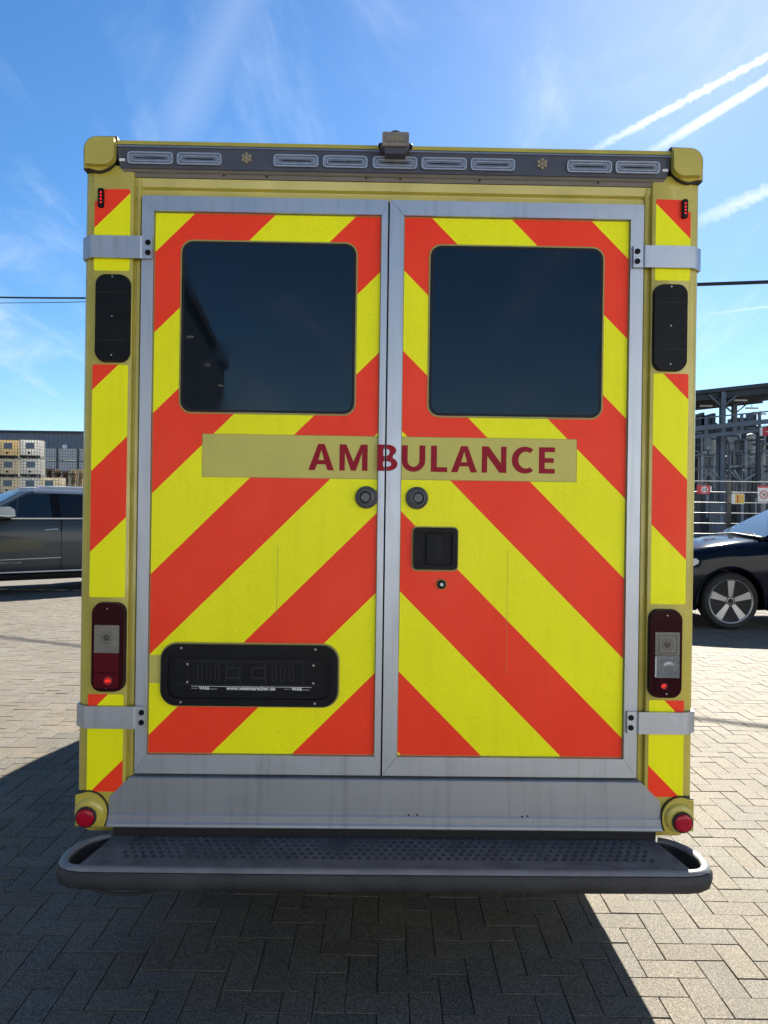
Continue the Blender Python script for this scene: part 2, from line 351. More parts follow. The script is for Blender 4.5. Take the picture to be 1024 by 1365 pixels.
def bar(bm, a, b, w, h=None):
    """square bar from a to b"""
    a, b = Vector(a), Vector(b); d = (b-a).normalized(); h = h or w
    s = d.cross(Vector((0, 0, 1))) if abs(d.z) < .95 else Vector((1, 0, 0)); s.normalize(); t = d.cross(s)
    v = [bm.verts.new(p+s*i*w/2+t*j*h/2) for p in (a, b) for i, j in ((-1, -1), (1, -1), (1, 1), (-1, 1))]
    for f in ((0, 3, 2, 1), (4, 5, 6, 7), (0, 1, 5, 4), (1, 2, 6, 5), (2, 3, 7, 6), (3, 0, 4, 7)): face(bm, [v[i] for i in f])
def lathe(bm, prof, c=(0, 0, 0), axis='y', n=28):
    """prof: list of (radius, along)"""
    rings = []
    for r, a in prof:
        ring = []
        for k in range(n):
            t = 2*math.pi*k/n; p, q = r*math.cos(t), r*math.sin(t)
            o = {'y': (p, a, q), 'z': (p, q, a), 'x': (a, p, q)}[axis]
            ring.append(bm.verts.new(Vector(c)+Vector(o)))
        rings.append(ring)
    for a, b in zip(rings, rings[1:]):
        for k in range(n): face(bm, [a[k], a[(k+1) % n], b[(k+1) % n], b[k]])
    face(bm, rings[0][::-1]); face(bm, rings[-1])
    return bm
def clip(poly, a, b, c, keep_ge):
    """clip polygon by a*x+b*z (>=|<=) c"""
    out = []
    for i in range(len(poly)):
        p, q = poly[i], poly[(i+1) % len(poly)]
        dp, dq = a*p[0]+b*p[1]-c, a*q[0]+b*q[1]-c
        if not keep_ge: dp, dq = -dp, -dq
        if dp >= 0: out.append(p)
        if (dp > 0 > dq) or (dp < 0 < dq):
            t = dp/(dp-dq); out.append((p[0]+(q[0]-p[0])*t, p[1]+(q[1]-p[1])*t))
    return out
def mirror_x(poly): return [(-x, z) for x, z in poly][::-1]
def text_mesh(body, size, m, parent, loc, rot=(R(90), 0, 0), name='lettering', offset=0, extrude=.0006, align='CENTER', width=None):
    cu = bpy.data.curves.new('t', 'FONT'); cu.body = body; cu.size = size; cu.align_x = align; cu.extrude = extrude; cu.offset = offset; cu.resolution_u = 3
    t = bpy.data.objects.new('t', cu); col.objects.link(t)
    bpy.context.view_layer.update()
    me = bpy.data.meshes.new_from_object(t.evaluated_get(bpy.context.evaluated_depsgraph_get()))
    bpy.data.objects.remove(t); bpy.data.curves.remove(cu)
    me.materials.clear(); me.materials.append(M[m])
    o = bpy.data.objects.new(name, me); col.objects.link(o); o.parent = parent; o.location = loc; o.rotation_euler = rot
    if width:
        xs = [v.co.x for v in me.vertices]; o.scale.x = width/(max(xs)-min(xs))
    return o

# ------------------------------------------------------------------ paved yard
PW = .104                                # paver module (a paver is 2 x 1 modules)
XA, XB, YA, YB = -9.36, 9.36, -1.04, 14.56
yard_bm = NB()
bx = [-420, XA, XB, 420]; by = [-420, YA, YB, 620]
for i in range(3):
    for j in range(3):
        if i == 1 and j == 1: continue
        face(yard_bm, [yard_bm.verts.new((bx[a], by[b], 0)) for a, b in ((i, j), (i+1, j), (i+1, j+1), (i, j+1))])
bmesh.ops.remove_doubles(yard_bm, verts=yard_bm.verts[:], dist=1e-4)
yard = put('paved_yard', yard_bm, 'paver'); tag(yard, kind='structure')
bed = put('bedding_sand', prism(NB(), [(XA, YA), (XB, YA), (XB, YB), (XA, YB)], -.06, -.007, 'z'), 'joint_sand', yard)
def paver_verts(cx, cy, w, h, rz=0, dz=0, tx=0, ty=0):
    g = .0017; c = .0012
    out = []
    for (e, z) in ((0, -.03), (0, -.0012), (c, 0)):
        for sx_, sy_ in ((-1, -1), (1, -1), (1, 1), (-1, 1)):
            x, y = sx_*(w/2-g-e), sy_*(h/2-g-e)
            X_, Y_ = x*math.cos(rz)-y*math.sin(rz), x*math.sin(rz)+y*math.cos(rz)
            out.append((cx+X_, cy+Y_, z+dz+x*tx+y*ty))
    return out
PF = [(0, 1, 5, 4), (1, 2, 6, 5), (2, 3, 7, 6), (3, 0, 4, 7), (4, 5, 9, 8), (5, 6, 10, 9), (6, 7, 11, 10), (7, 4, 8, 11), (8, 9, 10, 11)]
pavers = []
ni, nj = int(round((XB-XA)/PW)), int(round((YB-YA)/PW))
for i in range(-1, ni):
    for j in range(-1, nj):
        k = (i-j) % 4
        if k == 0: a = (i, j, i+2, j+1)
        elif k == 3: a = (i, j, i+1, j+2)
        else: continue
        a = (max(a[0], 0), max(a[1], 0), min(a[2], ni), min(a[3], nj))
        if a[2] <= a[0] or a[3] <= a[1]: continue
        cx_, cy_ = XA+(a[0]+a[2])/2*PW, YA+(a[1]+a[3])/2*PW
        w, h = (a[2]-a[0])*PW, (a[3]-a[1])*PW
        if cy_ > 7 and abs(cx_)/cy_ > .62: pass
        pavers.append((cx_, cy_, w, h))
def in_view(p):
    x, y = p[0], p[1]
    if y < 1.5: return False
    u = 512+FPX*x/y; v = 682.5+FPX*CAMH/y+ (x/y)*FPX*math.sin(ROLL); u -= (v-682)*math.sin(ROLL)
    if not (-10 < u < 1034 and v < 1375): return False
    if 104 < u < 922 and v < 1190: return False
    return True
full = [p for p in pavers if abs(p[2]*p[3]-2*PW*PW) < 1e-6]
singles = sorted([p for p in full if in_view(p)], key=lambda p: p[1])[:300]
ss = set(singles)
meshes = []
for w, h in ((2*PW, PW), (PW, 2*PW)):
    me = bpy.data.meshes.new('paver'); me.from_pydata(paver_verts(0, 0, w, h), [], PF); me.materials.append(M['paver']); me.materials.append(M['joint_sand'])
    me.polygons.foreach_set('material_index', [1]*4+[0]*5); meshes.append(me)
for p in singles:
    o = bpy.data.objects.new('paver', meshes[0] if p[2] > p[3] else meshes[1]); col.objects.link(o); o.parent = yard
    o.location = (p[0], p[1], random.uniform(-.0022, .0012)); o.rotation_euler = (random.gauss(0, .004), random.gauss(0, .004), random.gauss(0, .006))
pv, pf = [], []
for p in pavers:
    if p in ss: continue
    b0 = len(pv)
    pv += paver_verts(*p, random.gauss(0, .006), random.uniform(-.0022, .0012), random.gauss(0, .004), random.gauss(0, .004))
    pf += [tuple(b0+q for q in f) for f in PF]
me = bpy.data.meshes.new('paver_field'); me.from_pydata(pv, [], pf); me.materials.append(M['paver']); me.materials.append(M['joint_sand'])
me.polygons.foreach_set('material_index', ([1]*4+[0]*5)*(len(pf)//9))
o = bpy.data.objects.new('paver_field', me); col.objects.link(o); o.parent = yard; o['kind'] = 'stuff'

# ------------------------------------------------------------------ the ambulance (local: x right, y forward, rear face at y = 0)
YAW = R(.7)
amb = empty('ambulance', (.021*math.cos(YAW), 2.65+.021*math.sin(YAW), 0), YAW,
            'yellow box-bodied ambulance with red and yellow chevron rear doors', 'ambulance')
HW = 1.092
def both(fn):
    for s in (1, -1): fn(s)
def sx2(poly, s): return poly if s > 0 else mirror_x(poly)
DPC = (-.021, 1.6)
def dp(poly, y):
    k = (2.65+y)/2.65
    return [(DPC[0]+(x-DPC[0])*k, DPC[1]+(z-DPC[1])*k) for x, z in poly]
def dx(x, y): return dp([(x, 0)], y)[0][0]
def dz(z, y): return dp([(0, z)], y)[0][1]
# body shell
put('box_body', prism(NB(), rrect(-HW, HW, .44, 2.885, .035, 4), .06, 4.35), 'paint_yellow', amb, smooth=True)
put('roof_cap', prism(NB(), rrect(-HW+.03, HW-.03, 2.885, 2.905, .008, 2), .08, 4.30), 'paint_yellow', amb)
# corner posts
prof = [(.889, .058), (.889, .012), (.893, .005), (.902, .002), (.905, .010), (.911, .010), (.914, -.008), (.920, -.010), (1.050, -.010), (1.055, -.007), (1.057, .001), (1.070, .003), (1.082, .010), (1.090, .024), (1.092, .058)]
def post(s):
    put('corner_post', prism(NB(), sx2(prof, s), .50, 2.80, 'z'), 'paint_yellow', amb, smooth=True)
both(post)
# lower wedge of post towards sill
both(lambda s: put('post_foot', prism(NB(), sx2([(.889, .60), (.905, .655), (.98, .575), (1.0, .585), (.92, .70), (.889, .70)], s), .012, .055), 'paint_yellow', amb))
# header above the doors: two facets with a crease, mitred at the ends
def strip(rows, name, m, parent, thick=.03):
    """rows: (z, y, halfwidth) from top to bottom; a folded sheet with mitred ends, given thickness backwards"""
    bm = NB(); a = [(bm.verts.new((-h, y, z)), bm.verts.new((h, y, z))) for z, y, h in rows]
    b = [(bm.verts.new((-h, y+thick, z)), bm.verts.new((h, y+thick, z))) for z, y, h in rows]
    for i in range(len(rows)-1):
        face(bm, [a[i][0], a[i][1], a[i+1][1], a[i+1][0]]); face(bm, [b[i][0], b[i+1][0], b[i+1][1], b[i][1]])
        for k in (0, 1): face(bm, [a[i][k], a[i+1][k], b[i+1][k], b[i][k]])
    face(bm, [a[0][0], b[0][0], b[0][1], a[0][1]]); face(bm, [a[-1][0], a[-1][1], b[-1][1], b[-1][0]])
    return put(name, bm, m, parent)
strip([(2.765, .004, .944), (2.737, .010, .922), (2.729, .020, .916), (2.724, .021, .912), (2.722, .012, .910), (2.703, .018, .888)], 'door_header', 'paint_yellow', amb)
# side filler between header and corner cap
both(lambda s: put('post_shoulder', prism(NB(), sx2([(.889, 2.70), (.945, 2.766), (.985, 2.80), (.985, 2.792), (.93, 2.70)], s), .008, .05), 'paint_yellow', amb))
# ---- light bar
lb = strip([(2.862, -.022, .976), (2.790, -.020, .958), (2.789, -.018, .956)], 'light_bar', 'bar_house', amb, .05)
strip([(2.7885, -.016, .9555), (2.779, -.010, .950), (2.778, -.006, .949), (2.766, -.001, .943)], 'trim_strip', 'bar_lower', lb, .04)
strip([(2.866, -.026, .972), (2.860, -.028, .971)], 'chrome_strip', 'alu_x', lb, .01)
strip([(2.890, .0, .975), (2.884, -.022, .972), (2.869, -.026, .972)], 'visor', 'paint_yellow', lb, .06)
mods = [(dx(a_, -.006), dx(c_, -.006)) for a_, c_ in [(-.934, -.775), (-.762, -.606), (-.425, -.268), (-.252, -.096), (-.078, .078), (.093, .252), (.266, .422), (.605, .763), (.776, .933)]]
for x0, x1 in mods:
    z0, z1 = 2.801, 2.843
    m_ = put('led_module', prism(NB(), rrect(x0, x1, z0, z1, .012, 5), -.0265, -.019), 'bar_module', lb, smooth=True)
    b = NB(); prism(b, rrect(x0, x1, z0, z1, .012, 5), -.0295, -.026, holes=[rrect(x0+.004, x1-.004, z0+.004, z1-.004, .009, 5)])
    prism(b, rrect(x0+.013, x1-.013, z0+.010, z1-.010, .008, 5), -.0285, -.026, holes=[rrect(x0+.0155, x1-.0155, z0+.0125, z1-.0125, .006, 5)])
    for e in (x0+.006, x1-.010): 
        for k in range(3): box(b, e, e+.004, -.0285, -.026, z0+.009+k*.009, z0+.014+k*.009)
    put('module_rim', b, 'bar_chrome', lb)
    b = NB(); box(b, x0+.028, x1-.028, -.0275, -.026, z0+.019, z0+.023)
    put('module_slot', b, 'dark_gap', lb)
for cx_ in (-.518, .517):
    b = NB()
    prism(b, circ(cx_, 2.829, .0072, 10), -.027, -.019)
    for k in range(6): prism(b, circ(cx_+.0135*math.cos(R(60*k+30)), 2.829+.0135*math.sin(R(60*k+30)), .0062, 10), -.027, -.019)
    put('flood_lamp', b, 'bar_amber', lb)
for s in (-1, 1):
    put('marker_chip', prism(NB(), rrect(s*.952-.010, s*.952+.010, 2.811, 2.820, .001, 1), -.0245, -.019), 'white_plastic', lb)
for x in (-.60, -.45, .30, .72, -.1, .02):
    put('rivet', lathe(NB(), [(.004, -.008), (.003, -.010)], (x, -.001, 2.774), n=8), 'dark_gap', lb)
# ---- corner caps
def cap_top(s):
    def arc(cx, cz, r, a0, a1, n=8): return [(cx+r*math.cos(R(a0+(a1-a0)*i/n)), cz+r*math.sin(R(a0+(a1-a0)*i/n))) for i in range(n+1)]
    outer = [(HW+.001, 2.795)]+arc(HW-.043, 2.862, .045, 0, 90, 8)+[(.985, 2.907)]
    inner = [(.983, 2.86), (.986, 2.835), (.995, 2.815), (1.010, 2.800), (1.030, 2.790), (1.048, 2.788), (1.062, 2.792), (1.078, 2.796)]
    seal = [(HW+.002, 2.789)]+arc(HW-.043, 2.862, .046, 0, 90, 8)+[(.978, 2.909), (.976, 2.86), (.979, 2.832), (.989, 2.809), (1.006, 2.793), (1.030, 2.783), (1.048, 2.781), (1.062, 2.785), (1.078, 2.789)]
    c = put('corner_cap', prism(NB(), dp(sx2(outer+inner, s), -.030), -.030, .12), 'paint_yellow', amb, smooth=True, bevel=.006, seg=2)
    dome = [(HW-.001, 2.812)]+arc(HW-.040, 2.865, .039, 0, 90, 8)+[(.990, 2.903)]+[(.990, 2.885)]+arc(1.030, 2.850, .040, 180, 270, 8)[1:]
    put('cap_dome', prism(NB(), dp(sx2(dome, s), -.052), -.052, -.022), 'paint_yellow', c, smooth=True, bevel=.016, seg=4)
    put('cap_seal', prism(NB(), dp(sx2(seal, s), -.024), -.024, .10), 'rubber_seal', c)
both(cap_top)
def cap_bottom(s):
    ring = lambda r: [(HW+.001, .484), (HW+.001, .484+.106*r/.106)] + []
    def shape(e):
        pts = [(HW+.001, .481), (HW+.001, .590+e)]
        pts += [(1.068, .596+e), (1.052, .600+e)]
        for i in range(9):
            a = R(95+85*i/8); pts.append((1.052+(.070+e)*math.cos(a), .530+(.070+e)*math.sin(a)))
        pts += [(.984-e, .505), (.992-e, .481)]
        return pts
    c = put('corner_foot', prism(NB(), dp(sx2(shape(0), s), -.026), -.026, .12), 'paint_yellow', amb, smooth=True, bevel=.006, seg=2)
    put('foot_seal', prism(NB(), dp(sx2(shape(.005), s), -.020), -.020, .10), 'rubber_seal', c)
    put('foot_dome', lathe(NB(), [(.054, -.022), (.050, -.032), (.043, -.037), (.03, -.038)], (dx(s*1.046, -.036), 0, dz(.524, -.036)), n=32), 'paint_yellow', c, smooth=True)
    put('reflector_ring', lathe(NB(), [(.036, -.036), (.036, -.046), (.032, -.049), (.030, -.046)], (dx(s*1.056, -.045), 0, dz(.511, -.045)), n=32), 'rubber_seal', c, smooth=True)
    put('reflector', lathe(NB(), [(.0305, -.040), (.030, -.051), (.027, -.053), (.012, -.0545)], (dx(s*1.056, -.045), 0, dz(.511, -.045)), n=32), 'reflector_red', c, smooth=True)
both(cap_bottom)
# ---- chevron film: yellow/red bands at 45 degrees, mirrored about the middle
C0, CS = 1.643, .2838
def bands(rect, s, parent, y, th=.0007, prefix='chevron_stripe'):
    for n in range(-4, 9):
        lo, hi = C0+n*CS, C0+(n+1)*CS
        p = clip(clip(rect, s, 1, lo, True), s, 1, hi, False)
        if len(p) < 3: continue
        red = n % 2 == 1
        put(prefix, prism(NB(), p, y-th, y+.0005), 'film_red' if red else 'film_yellow', parent)
# pillar film
for s in (1, -1):
    def rc(z0, z1, x0=.925, x1=1.049, cut=None): 
        r = rrect(x0, x1, z0, z1, .006, 3)
        return sx2(r, s)
    bands(rc(2.52, 2.676), s, amb, -.0105)
    bands(sx2([(.925, 2.676), (1.018, 2.676), (1.018, 2.717), (.931, 2.719), (.925, 2.713)], s), s, amb, -.0105)
    bands(rc(2.432, 2.52), s, amb, -.0105)
    bands(rc(1.288, 2.103), s, amb, -.0105)
    bands(rc(.86, .948), s, amb, -.0105)
    bands(sx2([(.925, .86), (.925, .628), (.945, .607), (1.045, .607), (1.049, .612), (1.049, .86)], s), s, amb, -.0105)
# ---- rear doors
GAP = -.018
def mitred_frame(door, x0, x1, z0, z1, wl, wr, wt, wb, y0, y1):
    i0, i1, j0, j1 = x0+wl, x1-wr, z0+wb, z1-wt; g = .0006
    put('frame_rail', prism(NB(), [(x0, z1), (i0+g, j1), (i1-g, j1), (x1, z1)], y0, y1), 'alu_x', door, bevel=.0025)
    put('frame_rail', prism(NB(), [(x0, z0), (x1, z0), (i1-g, j0), (i0+g, j0)], y0, y1), 'alu_x', door, bevel=.0025)
    put('frame_stile', prism(NB(), [(x0, z0+g*2), (i0, j0+g), (i0, j1-g), (x0, z1-g*2)], y0+.0006, y1), 'alu_z', door, bevel=.0025)
    put('frame_stile', prism(NB(), [(i1, j0+g), (x1, z0+g*2), (x1, z1-g*2), (i1, j1-g)], y0+.0006, y1), 'alu_z', door, bevel=.0025)
for s, x0, x1, wl, wr in ((-1, -.884, GAP-.003, .041, .022), (1, GAP+.003, .884, .051, .046)):
    door = put('rear_door', prism(NB(), [(x0+.01, .68), (x1-.01, .68), (x1-.01, 2.69), (x0+.01, 2.69)], .006, .056), 'olive_rim', amb)
    door['label'] = 'left-hand rear door with number plate recess' if s < 0 else 'right-hand rear door with black handle'
    mitred_frame(door, x0, x1, .672, 2.699, wl, wr, .053, .066, -.010, .03)
    i0, i1 = x0+wl+.003, x1-wr-.003
    zt, zb = 2.643, .741
    b0, b1 = 1.717, 1.866                       # plain band that carries the word
    e0, e1 = (-.664, i1) if s < 0 else (i0, .659)
    rect = [(i0, zb), (i1, zb), (i1, zt), (i0, zt)]
    # film is cut round the plain band: above, below and beside it
    bands([(i0, b1+.002), (i1, b1+.002), (i1, zt), (i0, zt)], s, door, .0055)
    bands([(i0, zb), (i1, zb), (i1, b0-.002), (i0, b0-.002)], s, door, .0055)
    side = [(i0, b0-.002), (e0-.002, b0-.002), (e0-.002, b1+.002), (i0, b1+.002)] if s < 0 else [(e1+.002, b0-.002), (i1, b0-.002), (i1, b1+.002), (e1+.002, b1+.002)]
    bands(side, s, door, .0055)
    put('name_band', prism(NB(), [(e0, b0), (e1, b0), (e1, b1), (e0, b1)], .0042, .006), 'band_yellow', door)
    wx = sorted((s*.131, s*.745))
    put('window_rim', prism(NB(), rrect(wx[0]-.005, wx[1]+.005, 1.938, 2.551, .044, 8), .0025, .006, holes=[rrect(wx[0], wx[1], 1.943, 2.546, .040, 8)]), 'olive_rim', door)
    put('window_pane', prism(NB(), rrect(wx[0]+.001, wx[1]-.001, 1.944, 2.545, .039, 8), .0015, .006), 'tint_glass', door, bevel=.0012)
    put('window_seal', prism(NB(), rrect(wx[0]+.004, wx[1]-.004, 1.947, 2.542, .037, 8), .0008, .0014, holes=[rrect(wx[0]+.010, wx[1]-.010, 1.953, 2.536, .032, 8)]), 'dark_gap', door)
put('door_gap', prism(NB(), [(GAP-.006, .675), (GAP+.006, .675), (GAP+.006, 2.697), (GAP-.006, 2.697)], .022, .05), 'dark_gap', amb)
# film seams (cut lines)
for x, z0, z1 in ((-.395, 1.22, 1.475), (.420, 1.03, 1.47)):
    put('film_seam', prism(NB(), [(x-.0006, z0), (x+.0006, z0), (x+.0006, z1), (x-.0006, z1)], .0042, .006), 'olive_rim', amb)
# ---- hinges
def hinge(s, zc):
    h = .0385
    b = NB(); prism(b, sx2([(.845, -.012), (.845, -.022), (.878, -.022), (.884, -.027), (1.055, -.027), (1.063, -.024), (1.066, -.014), (1.078, -.008), (1.094, .006), (1.096, .05), (1.090, .05), (1.088, .010), (1.074, .0), (1.060, -.004), (1.058, -.016), (.884, -.017), (.878, -.012)], s), zc-h, zc+h, 'z')
    hg = put('hinge_strap', b, 'alu_x', amb, bevel=.0012)
    for dzb in (-.0175, .0175):
        put('bolt', lathe(NB(), [(.0098, -.021), (.0098, -.025), (.008, -.0285), (.004, -.0285), (.0035, -.0265)], (s*.858, 0, zc+dzb), n=18), 'black_plastic', hg, smooth=True)
for s in (1, -1):
    hinge(s, dz(2.520, -.024)); hinge(s, dz(.864, -.024))
# ---- sill
brushed('alu_sill', (.33, .35, .385), .45, 0)
sill = strip([(.664, .004, .893), (.660, -.008, .897), (.656, -.0125, .902), (.590, -.0130, .968), (.533, -.0135, .972), (.528, -.017, .972), (.505, -.018, .974), (.499, -.022, .974), (.490, -.023, .976), (.485, -.018, .976)], 'sill_panel', 'alu_sill', amb, .06)
put('sill_shadow_gap', prism(NB(), [(-.886, .663), (.886, .663), (.886, .673), (-.886, .673)], .006, .05), 'dark_gap', sill)
for x, z in ((.08, .535), (.11, .537), (.48, .533), (.50, .536), (.155, .648), (-.52, .646)):
    put('scuff', prism(NB(), circ(x, z, .0035, 7), -.0165 if z < .6 else -.0112, -.010), 'dark_gap', sill)
# ---- the word
CAPH = .093; Z0 = 1.7445
def arcp(cx, cz, rx, rz, a0, a1, n=10): return [(cx+rx*math.cos(R(a0+(a1-a0)*i/n)), cz+rz*math.sin(R(a0+(a1-a0)*i/n))) for i in range(n+1)]
def L_A(w, h, t): 
    c = w/2; k = .013
    return [(0, 0), (t*1.1, 0), (t*1.1+.0075, .021), (w-t*1.1-.0075, .021), (w-t*1.1, 0), (w, 0), (c+.0115, h), (c-.0115, h)], [[(t*1.1+.0125, .036), (c, h-.020), (w-t*1.1-.0125, .036)]]
def L_M(w, h, t):
    c = w/2
    return [(0, 0), (t*.92, 0), (t*.92, h-.030), (c-.009, 0), (c+.009, 0), (w-t*.92, h-.030), (w-t*.92, 0), (w, 0), (w, h), (w-.024, h), (c, .032), (.024, h), (0, h)], []
def L_B(w, h, t):
    m = h*.53
    out = [(0, 0), (w*.52, 0)]+arcp(w*.52, m*.5, w*.48, m*.5, -90, 62, 9)+arcp(w*.50, (m+h)/2+.001, w*.43, (h-m)/2-.001, -50, 90, 9)+[(0, h)]
    t2 = t*.72
    h1 = [(t, t2), (w*.50, t2)]+arcp(w*.50, m*.5, w*.48-t, m*.5-t2, -90, 90, 8)[1:]+[(t, m-t2)]
    h2 = [(t, m+t2*.25), (w*.48, m+t2*.25)]+arcp(w*.48, (m+h)/2-t2*.32, w*.42-t, (h-m)/2-t2*.70, -90, 90, 8)[1:]+[(t, h-t2)]
    return out, [h1, h2]
def L_U(w, h, t):
    r = w/2
    return [(0, h)]+arcp(r, r*.92, r, r*.94, 180, 360, 14)+[(w, h), (w-t, h)]+arcp(r, r*.92, r-t, r*.94-t*.85, 360, 180, 14)+[(t, h)], []
def L_L(w, h, t): return [(0, 0), (w, 0), (w, t*.8), (t, t*.8), (t, h), (0, h)], []
def L_N(w, h, t): return [(0, 0), (t*.92, 0), (t*.92, h-.034), (w-t*1.15, 0), (w, 0), (w, h), (w-t*.92, h), (w-t*.92, .034), (t*1.15, h), (0, h)], []
def L_C(w, h, t):
    rx, rz = w*.62, h/2+.0015; cx = rx
    o = [(x, z) for x, z in arcp(cx, h/2, rx, rz, 52, 308, 20)]
    i = [(x, z) for x, z in arcp(cx+.003, h/2, rx-t, rz-t*.86, 304, 56, 20)]
    mx_ = max(p[0] for p in o); k = w/mx_
    return [(x*k, z) for x, z in o+i], []
def L_E(w, h, t):
    q = t*.8; m = h/2
    return [(0, 0), (w, 0), (w, q), (t, q), (t, m-q/2), (w*.93, m-q/2), (w*.93, m+q/2), (t, m+q/2), (t, h-q), (w, h-q), (w, h), (0, h)], []
def px2x(u): return -.290+(u-411)*.873/329
for fn, u0, u1 in ((L_A, 410.7, 445), (L_M, 452, 489.5), (L_B, 502.4, 529.5), (L_U, 535, 566.5), (L_L, 574, 596), (L_A, 601, 636), (L_N, 642, 675), (L_C, 682, 711), (L_E, 718.5, 740)):
    xa, xb = px2x(u0), px2x(u1); w = xb-xa
    o_, h_ = fn(w, CAPH, .0212)
    sh = lambda l: [(xa+x, Z0+z) for x, z in l]
    if fn is L_B:
        b = prism(NB(), sh(o_), -.0106, -.0098, holes=[sh(q) for q in h_])
        for cut, nrm in ((GAP-.003, -1), (GAP+.003, 1)):
            pass
        bl = b.copy()
        bmesh.ops.bisect_plane(b, geom=b.verts[:]+b.edges[:]+b.faces[:], plane_co=(GAP-.0035, 0, 0), plane_no=(1, 0, 0), clear_outer=True)
        bmesh.ops.bisect_plane(bl, geom=bl.verts[:]+bl.edges[:]+bl.faces[:], plane_co=(GAP+.0035, 0, 0), plane_no=(-1, 0, 0), clear_outer=True)
        put('letter', b, 'letter_red', amb); put('letter', bl, 'letter_red', amb)
    else:
        # letters partly over the door stile sit on it, the rest on the band
        put('letter', prism(NB(), sh(o_), .0034, .0044, holes=[sh(q) for q in h_]), 'letter_red', amb)
# ---- round latch buttons
for x in (-.084, .095):
    k = put('latch_button', lathe(NB(), [(.040, .006), (.040, -.004), (.037, -.008), (.033, -.009), (.030, -.006), (.027, -.006), (.026, -.014), (.023, -.016), (.020, -.016)], (x, 0, 1.651), n=32), 'latch_grey', amb, smooth=True)
    put('button_core', lathe(NB(), [(.0205, -.012), (.0205, -.0172), (.017, -.0162), (.006, -.0150)], (x+(.004 if x > 0 else -.003), 0, 1.651), n=24), 'black_plastic', k, smooth=True)
    if x < 0: put('latch_tab', prism(NB(), rrect(x+.030, -.043, 1.628, 1.676, .004, 3), .002, .006), 'olive_rim', k)
# ---- door handle
hd = put('door_handle', prism(NB(), rrect(.084, .240, 1.399, 1.547, .015, 5), -.010, .006, holes=[rrect(.098, .222, 1.416, 1.531, .006, 4)]), 'black_plastic', amb, bevel=.002)
put('handle_surround', prism(NB(), rrect(.079, .244, 1.393, 1.551, .018, 5), .0025, .006), 'olive_rim', hd)
put('handle_tray', prism(NB(), [(.096, 1.414), (.224, 1.414), (.224, 1.533), (.096, 1.533)], .0005, .005), 'dark_gap', hd)
put('paddle', prism(NB(), rrect(.132, .196, 1.420, 1.527, .006, 4), -.012, .002), 'black_plastic', hd, bevel=.003)
put('paddle_slot', prism(NB(), rrect(.158, .186, 1.432, 1.516, .003, 3), -.0128, -.011), 'dark_gap', hd)
lk = put('key_lock', lathe(NB(), [(.0185, .006), (.0185, -.001), (.0165, -.003), (.015, -.003)], (.186, 0, 1.347), n=24), 'olive_rim', amb, smooth=True)
put('lock_barrel', lathe(NB(), [(.0152, 0), (.0152, -.007), (.012, -.009), (.008, -.009)], (.186, 0, 1.347), n=24), 'black_plastic', lk, smooth=True)
put('key_slot', prism(NB(), circ(.186, 1.347, .0062, 12), -.0100, -.008), 'screw', lk)
# ---- number plate recess
pr = put('plate_recess', prism(NB(), rrect(-.796, -.176, .911, 1.126, .055, 8), -.012, .006, holes=[rrect(-.772, -.200, .936, 1.100, .040, 8)]), 'black_plastic', amb, bevel=.004, seg=2)
put('recess_rim', prism(NB(), rrect(-.802, -.170, .905, 1.132, .060, 8), .002, .006), 'olive_rim', pr)
put('recess_tray', prism(NB(), rrect(-.774, -.198, .934, 1.102, .041, 8), .0005, .005), 'black_plastic', pr)
put('plate_gap', prism(NB(), [(-.840, .985), (-.797, .985), (-.797, 1.085), (-.840, 1.085)], .0042, .006), 'band_yellow', pr)
b = NB(); box(b, -.752, -.222, -.0035, .002, .962, 1.078)
ph = put('plate_holder', b, 'black_plastic', pr, bevel=.002)
b = NB()
for x in (-.66, -.63, -.60, -.40, -.37, -.34):
    prism(b, rrect(x-.009, x+.009, .998, 1.058, .008, 3), -.0055, -.003, holes=[rrect(x-.005, x+.005, 1.002, 1.054, .004, 3)])
for x in (-.545, -.455): prism(b, rrect(x-.026, x+.026, 1.005, 1.048, .010, 4), -.0055, -.003, holes=[rrect(x-.020, x+.020, 1.011, 1.042, .006, 4)])
for z in (.984, 1.066): box(b, -.735, -.24, -.0052, -.003, z-.0014, z+.0014)
for x in (-.70, -.57, -.52, -.43, -.30): box(b, x-.0015, x+.0015, -.005, -.003, .984, 1.066)
put('holder_ribs', b, mat('holder_grey', (.020, .021, .024), .5, spec=.2), pr)
b = NB(); prism(b, [(-.60, 1.100), (-.36, 1.100), (-.375, 1.086), (-.585, 1.086)], -.011, .0); put('plate_lamp', b, 'black_plastic', pr, bevel=.003)
for x, z in ((-.705, 1.055), (-.705, .992), (-.262, 1.055), (-.262, .992), (-.725, 1.113), (-.255, 1.113), (-.725, .923), (-.255, .923)):
    y = -.012 if z > 1.1 or z < .93 else -.0035
    put('screw', lathe(NB(), [(.0042, y+.001), (.0040, y-.0012), (.002, y-.0016)], (x, 0, z), n=10), 'screw', pr, smooth=True)
b = NB(); box(b, -.690, -.268, -.0042, -.003, .9775, .9788); put('holder_line', b, 'sign_white', pr)
text_mesh('www.wietmarscher.de', .0185, 'sign_white', pr, (-.481, -.0040, .9665), name='web_address', offset=.0004, width=.172)
for x in (-.645, -.320):
    text_mesh('WAS', .0150, 'sign_white', pr, (x, -.0040, .9668), name='maker_mark', offset=.0005, width=.036)
    b = NB(); box(b, x+.012, x+.045, -.0042, -.003, .9685, .9695); box(b, x-.045, x-.022, -.0042, -.003, .9705, .9713); put('maker_dash', b, 'sign_white', pr)
